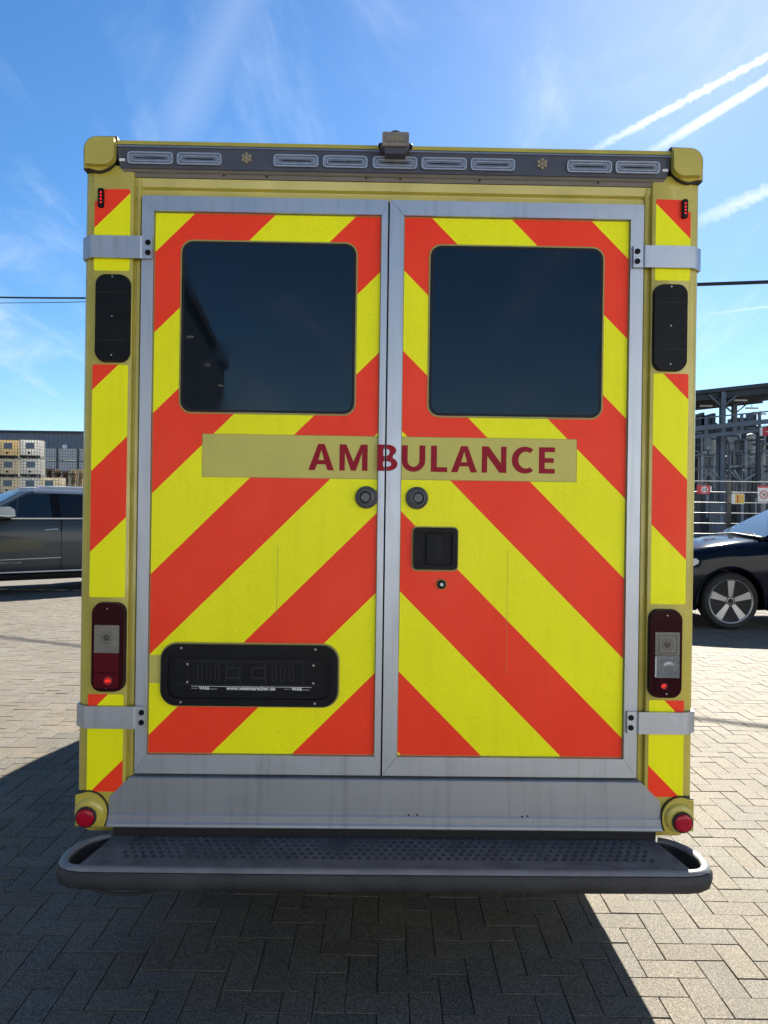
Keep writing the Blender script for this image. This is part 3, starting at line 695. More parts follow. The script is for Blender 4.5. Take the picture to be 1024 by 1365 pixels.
# ---- tail lamps
def superlamp(x0, x1, z0, z1, bul=.005, r=.030, n=7):
    x0 += .006; x1 -= .006; z0 += .004; z1 -= .004
    p = rrect(x0, x1, z0, z1, r, n); cx_, cz_ = (x0+x1)/2, (z0+z1)/2; out = []
    for x, z in p:
        k = 1-((z-cz_)/((z1-z0)/2))**2; j = 1-((x-cx_)/((x1-x0)/2))**2
        out.append((x+bul*.5*(1 if x > cx_ else -1)*k, z+bul*(1 if z > cz_ else -1)*j))
    return out
for s in (-1, 1):
    x0, x1 = sorted((dx(s*.923, -.026), dx(s*1.046, -.026))); z0, z1 = dz(.956, -.026), dz(1.266, -.026)
    tl = put('tail_lamp', prism(NB(), superlamp(x0, x1, z0, z1), -.034, -.008), 'lamp_red_dark', amb, smooth=True, bevel=.007, seg=3)
    put('lamp_gasket', prism(NB(), superlamp(x0-.0025, x1+.0025, z0-.0025, z1+.0025), -.016, -.008), 'rubber_seal', tl)
    H_ = z1-z0; W_ = x1-x0
    ix0, ix1 = (x0+.125*W_, x0+.83*W_) if s < 0 else (x0+.17*W_, x0+.88*W_)
    fr = lambda f: z1-f*H_
    if s < 0: segs = ((.245, .56, 'lamp_clear'), (.565, .78, 'lamp_red'), (.79, .955, 'lamp_red'))
    else: segs = ((.25, .515, 'lamp_clear'), (.52, .77, 'lamp_prism'), (.78, .93, 'lamp_red_dark'))
    for f0, f1, m_ in segs:
        put('lamp_lens', prism(NB(), rrect(ix0, ix1, fr(f1), fr(f0), .003, 2), -.0365, -.030), m_, tl, bevel=.001)
    cx_ = (ix0+ix1)/2
    put('bulb', lathe(NB(), [(.013, -.036), (.012, -.0372), (.006, -.0376)], (cx_, 0, fr(.385)), n=18), 'bulb_dark', tl, smooth=True)
    if s > 0:
        put('inner_frame', prism(NB(), rrect(ix0+.012, ix1-.010, fr(.495), fr(.285), .002, 2), -.0372, -.036, holes=[rrect(ix0+.014, ix1-.012, fr(.488), fr(.292), .002, 2)]), 'bulb_dark', tl)
        put('reflector_dish', lathe(NB(), [(.022, -.0362), (.018, -.0370), (.006, -.0374)], (cx_+.006, 0, fr(.65)), n=20), 'lamp_prism', tl, smooth=True)
        put('lens_ribs', prism(NB(), [(ix0+.001, fr(.53)), (ix0+.005, fr(.53)), (ix0+.005, fr(.76)), (ix0+.001, fr(.76))], -.0374, -.036), 'bar_chrome', tl)
    put('bulb_ring', prism(NB(), circ(cx_, fr(.385), .0205, 20), -.0370, -.036, holes=[circ(cx_, fr(.385), .0185, 20)]), 'bulb_dark', tl)
    if s < 0: put('inner_frame', prism(NB(), rrect(ix0+.012, ix1-.014, fr(.53), fr(.29), .002, 2), -.0372, -.036, holes=[rrect(ix0+.0135, ix1-.0155, fr(.525), fr(.295), .002, 2)]), 'bar_module', tl)
    gx = cx_+.006 if s < 0 else cx_-.010
    zg = fr(.875) if s < 0 else fr(.865)
    put('lamp_halo', lathe(NB(), [(.016 if s < 0 else .012, -.0362), (.013 if s < 0 else .010, -.0372)], (gx, 0, zg), n=18), 'glow_red_soft', tl)
    b = NB()
    for k in range(3 if s < 0 else 2): 
        prism(b, circ(gx-.006+.006*k, zg+(.002 if k == 1 else -.001), .0042 if k == 1 else .0032, 9), -.0380, -.037)
    put('lit_filament', b, 'glow_red', tl)
    for f in (.06, .955):
        put('lamp_screw', lathe(NB(), [(.0028, -.033), (.0026, -.0352), (.001, -.0354)], (cx_, 0, fr(f)), n=8), 'screw', tl)
    # dark oval cover above
    vx0, vx1 = sorted((dx(s*.922, -.022), dx(s*1.049, -.022)))
    vc = put('lamp_cover', prism(NB(), superlamp(vx0, vx1, 2.112, 2.414), -.030, -.008), 'black_plastic', amb, smooth=True, bevel=.007, seg=3)
    put('cover_gasket', prism(NB(), superlamp(vx0-.002, vx1+.002, 2.110, 2.416), -.016, -.008), 'rubber_seal', vc)
    b = NB()
    for f in (.23, .77): box(b, vx0+.014, vx1-.014, -.0308, -.029, 2.421-.306*f-.0006, 2.421-.306*f+.0006)
    put('cover_groove', b, 'step_rubber', vc)
    for f in (.05, .5, .94): put('cover_screw', lathe(NB(), [(.003, -.029), (.0028, -.0312), (.001, -.0315)], ((vx0+vx1)/2, 0, 2.421-.306*f), n=8), 'screw', vc)
    # red marker light
    mx0 = dx(s*1.033, -.02)
    ml = put('marker_light', prism(NB(), rrect(mx0-.0095, mx0+.0095, 2.651, 2.717, .005, 3), -.022, -.006), 'black_plastic', amb, bevel=.0025, seg=2)
    for k in range(4): put('red_diode', prism(NB(), circ(mx0+.001, 2.667+k*.0115, .0032, 8), -.0228, -.0215), 'glow_red', ml)
# ---- roof camera
rc_ = empty('roof_camera', (0, 0, -.040)); rc_.parent = amb; rc_.scale = (.98, 1, 1)
b = NB(); prism(b, rrect(-.047, .047, 2.893, 2.941, .007, 3), -.085, .01); put('camera_housing', b, 'camera_grey', rc_, bevel=.005, seg=2)
b = NB(); prism(b, rrect(-.036, .041, 2.906, 2.931, .003, 2), -.0875, -.083); put('camera_window', b, 'bar_lower', rc_)
b = NB()
for k in range(7): box(b, -.030+k*.009, -.025+k*.009, -.0885, -.087, 2.910+.002*(k % 2), 2.927)
put('infrared_diodes', b, 'bar_amber', rc_)
b = NB(); prism(b, [(-.036, 2.872), (.036, 2.872), (.040, 2.890), (.050, 2.896), (.050, 2.902), (-.053, 2.902), (-.053, 2.896), (-.040, 2.890)], -.075, -.027); put('camera_foot', b, 'bar_house', rc_, bevel=.003)
for s in (-1, 1): put('pivot_knob', lathe(NB(), [(.010, s*.046), (.010, s*.056), (.006, s*.060)], (0, -.055, 2.906), 'x', 12), 'black_plastic', rc_, smooth=True)
put('hood_hoop', tube(NB(), [(.024*math.cos(R(a)), -.05, 2.940+.021*math.sin(R(a))) for a in range(0, 181, 15)], .0028, 6), 'black_plastic', rc_, smooth=True)
# ---- rear step
st = empty('rear_step', (0, 0, 0)); st.parent = amb
half = [(.975, .02), (1.000, .008), (1.028, -.015), (1.055, -.055), (1.069, -.105), (1.072, -.155), (1.064, -.195), (1.045, -.226), (1.015, -.245), (.97, -.253)]
path = [(-x, y) for x, y in half]+[(-.6, -.256), (-.2, -.257), (.2, -.257), (.6, -.256)]+half[::-1]
def sweep(path, prof):
    """sweep profile (outward offset, z) along plan path"""
    bm = NB(); rings = []
    for i, p in enumerate(path):
        a, c = path[max(i-1, 0)], path[min(i+1, len(path)-1)]
        tx, ty = c[0]-a[0], c[1]-a[1]; l = math.hypot(tx, ty); nx, ny = ty/l, -tx/l   # outward (right of travel -x..+x at the rear = -y)
        rings.append([bm.verts.new((p[0]+nx*o_, p[1]+ny*o_, z)) for o_, z in prof])
    for r0, r1 in zip(rings, rings[1:]):
        n = len(prof)
        for k in range(n): face(bm, [r0[k], r0[(k+1) % n], r1[(k+1) % n], r1[k]])
    face(bm, rings[0]); face(bm, rings[-1][::-1])
    return bm
put('rubber_bumper', sweep(path, [(-.026, .392), (-.004, .384), (.006, .392), (.011, .410), (.010, .432), (.004, .441), (-.026, .441)]), 'step_rubber', st, smooth=True)
put('bumper_bead', sweep(path, [(-.026, .438), (-.002, .440), (.003, .444), (-.001, .4505), (-.008, .4545), (-.020, .4545), (-.026, .450)]), 'step_bead', st, smooth=True)
b = NB(); prism(b, [(-.945, .03), (.945, .03), (.985, -.215), (.975, -.234), (-.975, -.234), (-.985, -.215)], .438, .4525, 'z'); put('tread_plate', b, 'step_tread', st, bevel=.002)
b = NB()
for r_ in range(6):
    for k in range(60):
        x = -.87+k*.0295+(.0147 if r_ % 2 else 0); y = -.018-r_*.030
        n = 8; r1, r0 = .0088, .0055
        lo = [b.verts.new((x+r1*math.cos(2*math.pi*q/n), y+r1*math.sin(2*math.pi*q/n), .4526)) for q in range(n)]
        hi = [b.verts.new((x+r0*math.cos(2*math.pi*q/n), y+r0*math.sin(2*math.pi*q/n), .4572)) for q in range(n)]
        ins = [b.verts.new((x+r0*.7*math.cos(2*math.pi*q/n), y+r0*.7*math.sin(2*math.pi*q/n), .4535)) for q in range(n)]
        for q in range(n):
            face(b, [lo[q], lo[(q+1) % n], hi[(q+1) % n], hi[q]]); face(b, [hi[q], hi[(q+1) % n], ins[(q+1) % n], ins[q]])
        face(b, ins)
o = put('tread_grip', b, 'step_rubber', st, smooth=True); o['kind'] = 'stuff'
b = NB(); box(b, -.955, .955, -.012, .12, .452, .486); put('step_mount', b, 'dark_gap', st)
for x in (-.62, .62):
    b = NB(); box(b, x-.03, x+.03, -.20, 1.2, .395, .4375); put('support_arm', b, 'black_plastic', st)
put('loose_cable', tube(NB(), [(-.985+.285*t/12, -.215, .386-.034*math.sin(math.pi*t/12)**.8) for t in range(13)], .0055, 8), 'cable', st, smooth=True)
# ---- underside, cab, wheels (beyond the frame's view, cast the vehicle's shadow)
b = NB()
for s in (-1, 1): box(b, s*.42-.05, s*.42+.05, .1, 6.3, .42, .56)
for y in (.5, 1.6, 3.0, 4.2, 5.4): box(b, -.42, .42, y, y+.08, .44, .54)
put('chassis_rails', b, 'black_plastic', amb)
both(lambda s: put('side_skirt', prism(NB(), sx2([(1.06, .40), (1.085, .40), (1.088, .50), (1.06, .50)], s), .20, 4.3), 'paint_yellow', amb))
cabp = [(4.35, .35), (6.35, .32), (6.42, .55), (6.38, .86), (6.25, 1.02), (5.70, 1.20), (4.98, 2.15), (4.75, 2.28), (4.35, 2.32)]
cab = put('cab', prism(NB(), cabp, -.96, .96, 'x'), 'cab_white', amb, bevel=.06, seg=3, smooth=True)
put('windscreen', prism(NB(), [(5.725, 1.23), (5.04, 2.13), (5.03, 2.12), (5.70, 1.20)], -.84, .84, 'x'), 'tint_glass', cab)
for s in (-1, 1):
    b = NB(); prism(b, [(4.55, 1.25), (5.45, 1.25), (4.95, 2.0), (4.60, 2.05)], *sorted((s*.955, s*.964)), 'x'); put('side_window', b, 'tint_glass', cab)
    b = NB(); prism(b, rrect(5.30, 5.50, 1.25, 1.62, .04, 4), *sorted((s*1.06, s*1.22)), 'x'); mm = put('wing_mirror', b, 'black_plastic', cab, bevel=.02, seg=2)
    b = NB(); bar(b, (s*.94, 5.42, 1.32), (s*1.1, 5.40, 1.38), .05); put('mirror_arm', b, 'black_plastic', cab)
    b = NB(); prism(b, rrect(.62, .88, .78, 1.0, .04, 4) if s > 0 else rrect(-.88, -.62, .78, 1.0, .04, 4), 6.30, 6.42); put('headlight', b, 'headlamp', cab)
    for y in (1.55, 5.55):
        w_ = put('wheel', lathe(NB(), [(.20, -.11), (.33, -.115), (.352, -.09), (.355, 0), (.352, .09), (.33, .115), (.20, .11)], (s*.86, y, .355), 'x', 32), 'tyre', amb, smooth=True)
        put('rim', lathe(NB(), [(.205, s*.06), (.205, s*.10), (.17, s*.095), (.10, s*.07), (.06, s*.085), (.02, s*.09)], (s*.86, y, .355), 'x', 28), 'rim_grey', w_, smooth=True)
        put('hub', lathe(NB(), [(.045, s*.07), (.04, s*.11), (.01, s*.115)], (s*.86, y, .355), 'x', 16), 'rim_dark', w_, smooth=True)

# ------------------------------------------------------------------ cars
def loft_car(name, parent, stations, m, arches, arch_r, seg_shape, axle_z):
    """stations: (s, zbottom, ztop, halfwidth, crown); s runs front(-) to rear(+) along local x"""
    bm = NB(); rings = []
    for s, zb, zt, hw, cr in stations:
        h = zt-zb
        half_ = [(0, zb)]+[(hw*a, zb+h*b_) for a, b_ in seg_shape]+[(0, zt+cr)]
        full_ = half_+[(-y, z) for y, z in half_[-2:0:-1]]
        rings.append([bm.verts.new((s, y, z)) for y, z in full_])
    for a, c in zip(rings, rings[1:]):
        n = len(a)
        for k in range(n): face(bm, [a[k], a[(k+1) % n], c[(k+1) % n], c[k]])
    face(bm, rings[0][::-1]); face(bm, rings[-1])
    o = put(name, bm, m, None, smooth=True)
    # cut wheel housings
    cb = NB()
    hw = max(s[3] for s in stations)
    for s in arches:
        for sd_ in (-1, 1):
            lathe(cb, [(arch_r, sd_*(hw-.34)), (arch_r, sd_*(hw+.3))], (s, 0, axle_z), 'y', 40)
    co_ = put('cutter', cb, m)
    md = o.modifiers.new('b', 'BOOLEAN'); md.operation = 'DIFFERENCE'; md.object = co_; md.solver = 'EXACT'
    bpy.context.view_layer.update()
    me_ = bpy.data.meshes.new_from_object(o.evaluated_get(bpy.context.evaluated_depsgraph_get()))
    o.modifiers.clear(); o.data = me_
    bpy.data.objects.remove(co_); o.parent = parent
    me_.polygons.foreach_set('use_smooth', [True]*len(me_.polygons))
    try: me_.set_sharp_from_angle(angle=R(30))
    except Exception: pass
    return o
SH = [(.86, 0), (.95, .03), (.985, .10), (1.0, .30), (1.0, .52), (.992, .66), (.975, .80), (.955, .90), (.90, .965), (.78, 1.0), (.4, 1.02)]
def wheel5(parent, s, y, r, rim, out, zc):
    """out: +1/-1 side that faces outwards; five double-edged spokes"""
    w_ = empty('wheel', (s, y, zc)); w_.parent = parent
    wd = .135
    put('tyre', lathe(NB(), [(rim*.97, -wd*.85), (rim+.02, -wd), (r-.035, -wd), (r-.008, -wd*.8), (r, -wd*.5), (r, wd*.5), (r-.008, wd*.8), (r-.035, wd), (rim+.02, wd), (rim*.97, wd*.85)], (0, 0, 0), 'y', 48), 'tyre', w_, smooth=True)
    put('rim', lathe(NB(), [(rim*.90, out*-.05), (rim*.93, out*wd*.90), (rim*.965, out*wd*1.0), (rim*1.0, out*wd*1.02), (rim*1.02, out*wd*.96), (rim*.98, out*wd*.5)], (0, 0, 0), 'y', 48), 'rim_grey', w_, smooth=True)
    put('brake_disc', lathe(NB(), [(rim*.89, out*.02), (rim*.89, out*.035), (rim*.4, out*.04)], (0, 0, 0), 'y', 32), 'rim_dark', w_, smooth=True)
    for k in range(5):
        a = R(90+72*k); b_ = NB()
        # wedge spoke that flares towards the rim
        for off, w0, w1, d0, d1 in ((0, .46, .66, .85, .955), (-1, .08, .07, .86, .98), (1, .08, .07, .86, .98)):
            pts = []
            for rr, wv, dd in ((rim*.20, w0*rim*.36, d0), (rim*.93, w1*rim*.50, d1)):
                for sgn in (-1, 1):
                    for dep in (0, -.03):
                        tang = off*(.075*rim if rr < rim*.5 else .155*rim)+sgn*wv*.5
                        pts.append((rr*math.cos(a)-tang*math.sin(a), out*(wd*dd+dep), rr*math.sin(a)+tang*math.cos(a)))
            v = [b_.verts.new(p) for p in pts]
            for f in ((0, 2, 6, 4), (1, 5, 7, 3), (0, 4, 5, 1), (2, 3, 7, 6), (0, 1, 3, 2), (4, 6, 7, 5)): face(b_, [v[i] for i in f])
        put('spoke', b_, 'rim_grey', w_)
    put('hub_cap', lathe(NB(), [(rim*.30, out*wd*.4), (rim*.29, out*wd*.80), (rim*.13, out*wd*.86), (rim*.125, out*wd*.80), (rim*.10, out*wd*.82), (rim*.02, out*wd*.83)], (0, 0, 0), 'y', 24), 'rim_grey', w_, smooth=True)
    for k in range(5):
        a = R(126+72*k)
        put('lug_nut', lathe(NB(), [(rim*.05, out*wd*.7), (rim*.05, out*wd*.86), (rim*.02, out*wd*.87)], (rim*.215*math.cos(a), 0, rim*.215*math.sin(a)), 'y', 8), 'rim_dark', w_)
    return w_

def greenhouse(parent, m, base, top, hb, ht, zb, zt, crown=.05):
    """base/top: (front s, rear s); hb/ht half-widths"""
    bm = NB(); N = 10
    def ring(s0, s1, hw, z, t):
        pts = []
        for s_, y_ in ((s0, -hw*.86), (s0+.10, -hw), (s1-.12, -hw), (s1, -hw*.84), (s1, hw*.84), (s1-.12, hw), (s0+.10, hw), (s0, hw*.86)): pts.append((s_, y_, z))
        return [bm.verts.new(p) for p in pts]
    r0 = ring(*base, hb, zb, 0); r1 = ring(*top, ht, zt-.06, 1); r2 = ring(top[0]+.10, top[1]-.10, ht-.12, zt-.005, 1); r3 = ring(top[0]+.35, top[1]-.4, ht*.5, zt+crown*.5, 1)
    for a, c in ((r0, r1), (r1, r2), (r2, r3)):
        for k in range(8): face(bm, [a[k], a[(k+1) % 8], c[(k+1) % 8], c[k]])
    face(bm, r3); face(bm, r0[::-1])
    return put('greenhouse', bm, m, parent, smooth=True)

# ---- dark estate/SUV on the left: angled, front to the left
SUV_YAW = R(40)
p0 = Vector((-6.35, 14.0, 0))
suv = empty('parked_suv', p0, SUV_YAW, 'dark grey SUV with chrome door handle and mirror parked before stacked totes', 'car')
# local: x = s (front negative), near side at y = 0, car extends to y = +2.0
sb = empty('shell', (0, 1.0, 0)); sb.parent = suv
SW = 1.0
SHS = [(.86, 0), (.95, .04), (.985, .10), (.99, .20), (1.0, .42), (.995, .55), (1.0, .66), (.985, .80), (.965, .93), (.93, .985), (.80, 1.0), (.4, 1.01)]
stn = [(-2.56, .55, .98, .74, .0), (-2.50, .42, 1.10, .86, .01), (-2.30, .36, 1.20, .95, .02), (-1.55, .34, 1.28, .995, .03), (-1.0, .34, 1.33, 1.0, .03), (-.4, .34, 1.39, 1.0, .02), (.8, .34, 1.40, 1.0, .02), (2.0, .34, 1.41, .99, .02), (2.55, .40, 1.40, .95, .01), (2.72, .50, 1.30, .88, .0)]
body = loft_car('body', suv, stn, 'suv_paint', (-1.55, 1.56), .47, SHS, .41)
body.location = (0, 1.0, 0); bpy.data.objects.remove(sb)
SU = empty('cabin', (0, 1.0, 0)); SU.parent = suv
gh = greenhouse(SU, 'suv_paint', (-1.22, 2.62), (-.34, 2.35), .955, .74, 1.37, 1.93, .04)
def side_y(z, hb=.955, ht=.74, z0=1.37, z1=1.87): return -(hb+(ht-hb)*(z-z0)/(z1-z0))
def side_pane(name, pts, m, parent, off=.006, th=.01, fy=side_y):
    bm = NB(); a = [bm.verts.new((s, fy(z)-off, z)) for s, z in pts]; c = [bm.verts.new((s, fy(z)-off+th, z)) for s, z in pts]
    face(bm, a); face(bm, c[::-1])
    for i in range(len(pts)): face(bm, [a[i], a[(i+1) % len(pts)], c[(i+1) % len(pts)], c[i]])
    return put(name, bm, m, parent)
side_pane('quarter_glass', [(-.80, 1.415), (-.47, 1.415), (-.42, 1.73), (-.50, 1.69)], 'car_glass', SU)
side_pane('window', [(-.43, 1.415), (.16, 1.415), (.16, 1.85), (-.20, 1.84), (-.38, 1.76)], 'car_glass', SU)
side_pane('window_pillar', [(.165, 1.405), (.33, 1.405), (.33, 1.86), (.165, 1.855)], 'black_plastic', SU, .005)
side_pane('window', [(.335, 1.415), (1.25, 1.42), (1.20, 1.85), (.335, 1.855)], 'car_glass_dark', SU)
side_pane('window', [(1.30, 1.42), (2.30, 1.42), (2.12, 1.80), (1.26, 1.85)], 'car_glass_dark', SU)
b = NB(); bar(b, (-.95, -.982, 1.385), (2.4, -.982, 1.40), .012, .022); put('chrome_beltline', b, 'satin_chrome', SU)
b = NB(); bar(b, (-1.0, -1.004, .405), (1.05, -1.004, .405), .016, .024); put('chrome_sill', b, 'satin_chrome', SU)
b = NB(); box(b, -1.05, 1.1, -1.02, -.80, .30, .36); put('running_board', b, 'black_plastic', SU, bevel=.01)
b = NB(); bar(b, (-1.05, -1.003, .63), (.32, -1.003, .655), .006, .012); put('door_crease', b, 'satin_chrome', SU)
for s in (.327, 1.28, -.90):
    b = NB(); box(b, s-.004, s+.004, -1.0015, -.97, .42, 1.37); put('door_seam', b, 'dark_gap', SU)
for s in (.02, .98):
    h = put('door_handle', tube(NB(), [(s, -.998, 1.175), (s+.015, -1.035, 1.18), (s+.12, -1.045, 1.187), (s+.225, -1.037, 1.192), (s+.24, -.998, 1.19)], .0135, 8), 'satin_chrome', SU, smooth=True)
mat('mirror_shell', (.26, .31, .40), .25, metal=.4, spec=.6)
mir = put('door_mirror', prism(NB(), [(-.90, 1.43), (-.64, 1.41), (-.55, 1.44), (-.56, 1.55), (-.64, 1.60), (-.82, 1.59), (-.91, 1.52)], -1.26, -1.03), 'mirror_shell', SU, bevel=.03, seg=3, smooth=True)
b = NB(); prism(b, [(-.88, 1.385), (-.64, 1.375), (-.57, 1.43), (-.89, 1.43)], -1.25, -.93); put('mirror_foot', b, 'black_plastic', SU, bevel=.01)
b = NB(); box(b, -.90, -.55, -1.265, -1.04, 1.432, 1.452); put('mirror_trim', b, 'satin_chrome', SU, bevel=.006)
text_mesh('NAVIGATOR', .046, 'pipe_grey', SU, (-.70, -1.004, .565), name='model_letters', offset=.0005, extrude=.003, width=.66)
for y in (-.70, .70):
    rl = put('roof_rail', tube(NB(), [(-.12, y, 1.90), (.02, y, 1.975), (.2, y, 1.985), (2.0, y, 1.985), (2.2, y, 1.93)], [.03, .028, .022, .022, .022], 8), 'satin_chrome', SU, smooth=True)
b = NB(); v = [b.verts.new(p) for p in ((-1.215, -.80, 1.385), (-1.215, .80, 1.385), (-.36, .62, 1.865), (-.36, -.62, 1.865))]
face(b, v); bmesh.ops.solidify(b, geom=b.faces[:], thickness=-.012); put('windscreen', b, 'windscreen', SU)
for s in (-1.55, 1.56):
    for sd_ in (-1, 1): wheel5(suv, s, 1.0+sd_*.85, .41, .30, sd_, .41)
b = NB(); box(b, -1.2, 1.3, .15, 1.85, .24, .36); put('underbody', b, 'dark_gap', suv)
for sd_ in (-1, 1):
    b = NB(); box(b, -2.58, -2.30, 1.0+sd_*.62-.2, 1.0+sd_*.62+.2, .92, 1.08); put('headlight', b, 'headlamp', suv, bevel=.04, seg=2)
b = NB(); box(b, -2.585, -2.50, .55, 1.45, .70, 1.02); put('grille', b, 'satin_chrome', suv, bevel=.03)

# ---- black SUV on the right: front to the left, side on
wc = at(975.5, 800, 10.6)
CZ = .405
car = empty('black_car', (wc.x, 10.6, 0), 0, 'glossy black car with silver five-spoke wheels parked by the wire fence', 'car')
# local: x=0 at front axle, near side plane y = 0, car depth to y = 2.04
bst = [(-1.00, .42, .78, .66, .0), (-.94, .32, .92, .82, .0), (-.80, .27, 1.03, .93, .01), (-.50, .25, 1.14, .99, .03), (-.20, .25, 1.20, 1.015, .05), (.15, .25, 1.25, 1.02, .06), (.55, .27, 1.29, 1.02, .06), (1.0, .27, 1.30, 1.02, .04), (2.0, .27, 1.32, 1.02, .02), (3.0, .27, 1.34, 1.02, .02), (3.75, .32, 1.30, .98, .01), (4.02, .45, 1.18, .88, 0)]
SHB = [(.86, 0), (.95, .03), (.985, .10), (.995, .30), (1.0, .50), (.998, .66), (.99, .78), (.965, .87), (.93, .905), (.90, .90), (.86, .945), (.74, .985), (.4, 1.01)]
cb_ = loft_car('body', car, bst, 'black_paint', (0, 3.08), .475, SHB, CZ)
cb_.location = (0, 1.02, 0)
CB = empty('cabin', (0, 1.02, 0)); CB.parent = car
greenhouse(CB, 'black_paint', (.56, 3.85), (1.36, 3.45), .93, .70, 1.285, 1.80, .04)
def side_b(z): return -(.93+(.70-.93)*(z-1.285)/(1.74-1.285))
side_pane('window', [(.95, 1.34), (1.75, 1.34), (1.72, 1.70), (1.50, 1.69)], 'car_glass_dark', CB, fy=side_b)
side_pane('window', [(1.82, 1.34), (2.75, 1.35), (2.68, 1.70), (1.79, 1.71)], 'car_glass_dark', CB, fy=side_b)
side_pane('window', [(2.82, 1.36), (3.5, 1.42), (3.3, 1.66), (2.75, 1.70)], 'car_glass_dark', CB, fy=side_b)
b = NB(); v = [b.verts.new(p) for p in ((.572, -.79, 1.315), (.572, .79, 1.315), (1.345, .60, 1.738), (1.345, -.60, 1.738))]
face(b, v); bmesh.ops.solidify(b, geom=b.faces[:], thickness=-.014); put('windscreen', b, 'windscreen', CB)
put('wiper', tube(NB(), [(.46, -.72, 1.325), (.54, -.55, 1.348), (.60, -.1, 1.365)], .009, 6), 'cable', CB)
put('cowl', tube(NB(), [(.53, -.80, 1.295), (.49, 0, 1.335), (.53, .80, 1.295)], .03, 8), 'black_plastic', CB)
hl = put('headlight', prism(NB(), [(-.985, .80), (-.62, .985), (-.50, 1.005), (-.46, .97), (-.47, .93), (-.56, .885), (-.98, .72)], -1.0, -.80), 'headlamp', CB, bevel=.02, seg=3, smooth=True)
hl2 = put('headlight', prism(NB(), [(-.985, .80), (-.62, .985), (-.50, 1.005), (-.46, .97), (-.47, .93), (-.56, .885), (-.98, .72)], .80, 1.0), 'headlamp', CB, bevel=.02, seg=3, smooth=True)
# arch lips, door seam, sill
for s in (0, 3.08):
    for sd_ in (-1, 1):
        put('arch_lip', tube(NB(), [(s+.482*math.cos(R(a)), sd_*1.012, CZ+.482*math.sin(R(a))) for a in range(-8, 189, 8)], .016, 6), 'black_paint', CB, smooth=True)
b = NB(); box(b, .98, .988, -1.0225, -.98, .36, 1.22); put('door_seam', b, 'dark_gap', CB)
b = NB(); box(b, .55, 2.55, -1.03, -.85, .27, .34); put('sill_trim', b, 'black_plastic', CB, bevel=.01)
put('door_mirror', prism(NB(), [(.55, 1.36), (.76, 1.34), (.79, 1.44), (.74, 1.51), (.62, 1.50)], -1.20, -1.0), 'black_paint', CB, bevel=.03, seg=3, smooth=True)
for s in (0, 3.08):
    for sd_ in (-1, 1): wheel5(car, s, 1.02+sd_*.872, .405, .312, sd_, CZ)
b = NB(); box(b, -.1, 3.4, .42, 1.6, .25, .36); put('underbody', b, 'dark_gap', car)

# ------------------------------------------------------------------ wire fence and its signs
FD = 14.5
def fx(u): return at(u, 690, FD).x
fence = empty('wire_fence', (0, FD, 0), 0, 'dark double-wire mesh fence with steel posts behind the black car', 'fence')
posts = [fx(973)+2.5*k for k in range(-3, 3)]
for x in posts:
    b = NB(); box(b, x-.04, x+.04, .03, .11, 0, 2.30); po = put('post', b, 'fence_steel', fence, bevel=.004)
    b = NB(); box(b, x-.045, x+.045, .025, .115, 2.30, 2.32); put('post_cap', b, 'fence_steel', po)
for k in range(12):
    z = .06+k*.2015
    b = NB()
    for y in (-.009, .009): tube(b, [(posts[0], y, z), (posts[-1], y, z)], .006, 8)
    put('rail', b, 'fence_wire', fence, smooth=True)
b = NB(); bar(b, (posts[0], 0, 2.285), (posts[-1], 0, 2.285), .022, .016); put('top_rail', b, 'fence_wire', fence)
b = NB(); x = posts[0]
while x < posts[-1]:
    bar(b, (x, 0, .04), (x, 0, 2.29), .0045); x += .05
o = put('vertical_wires', b, 'fence_steel', fence); o['kind'] = 'stuff'
b = NB(); box(b, posts[0]-.05, posts[-1]+.05, .01, .13, 0, .16); put('kick_board', b, 'steel_dark', fence)
def sign(name, u0, u1, v0, v1, m, label):
    a, c = at(u0, v0, FD-.03), at(u1, v1, FD-.03)
    sg = empty(name, ((a.x+c.x)/2, FD-.03, c.z), 0, label, 'sign', 'signs hung on the wire fence')
    w, h = c.x-a.x, a.z-c.z
    b = NB(); prism(b, rrect(-w/2, w/2, 0, h, .01, 2), -.004, .004); put('sign_board', b, m, sg)
    b = NB(); [bar(b, (s*w*.35, .003, h*.85), (s*w*.35, .028, h*.85), .012) for s in (-1, 1)]; put('clip', b, 'fence_steel', sg)
    return sg, w, h
sg, w, h = sign('speed_sign', 929.5, 946.5, 646.5, 658.5, 'sign_red', 'red sign with round white 10 on the wire fence')
put('red_ring', prism(NB(), circ(.02, h*.5, h*.46, 24), -.0065, -.003), 'sign_white', sg)
put('ring_band', prism(NB(), circ(.02, h*.5, h*.43, 24), -.0075, -.005, holes=[circ(.02, h*.5, h*.33, 24)]), 'sign_red', sg)
text_mesh('10', h*.50, 'sign_black', sg, (.02, -.0075, h*.33), name='number', offset=.002)
b = NB(); box(b, w*.5+.005, w*.5+.03, -.006, .004, h*.3, h*.9); put('edge_strip', b, 'sign_white', sg)
sg, w, h = sign('notice_board', 975.5, 992.5, 657.8, 672, 'sign_white', 'white and yellow notice hung on the wire fence beside post')
b = NB()
for i in range(3):
    for j in range(2): box(b, -w*.5+w*.27+i*w*.235, -w*.5+w*.27+i*w*.235+w*.215, -.006, -.003, h*.07+j*h*.45, h*.07+j*h*.45+h*.41)
put('yellow_field', b, 'sign_yellow', sg)
b = NB(); box(b, -w*.08, w*.02, -.0065, -.0055, h*.15, h*.85); box(b, -w*.22, w*.45, -.0068, -.0058, h*.56, h*.60); put('red_mark', b, 'sign_red', sg)
sg, w, h = sign('prohibition_sign', 1010.5, 1026, 647.5, 669, 'sign_white', 'white sign with red crossed circle on the wire fence')
b = NB(); box(b, -w*.5, w*.5, -.006, -.003, h*.88, h); put('red_header', b, 'sign_red', sg)
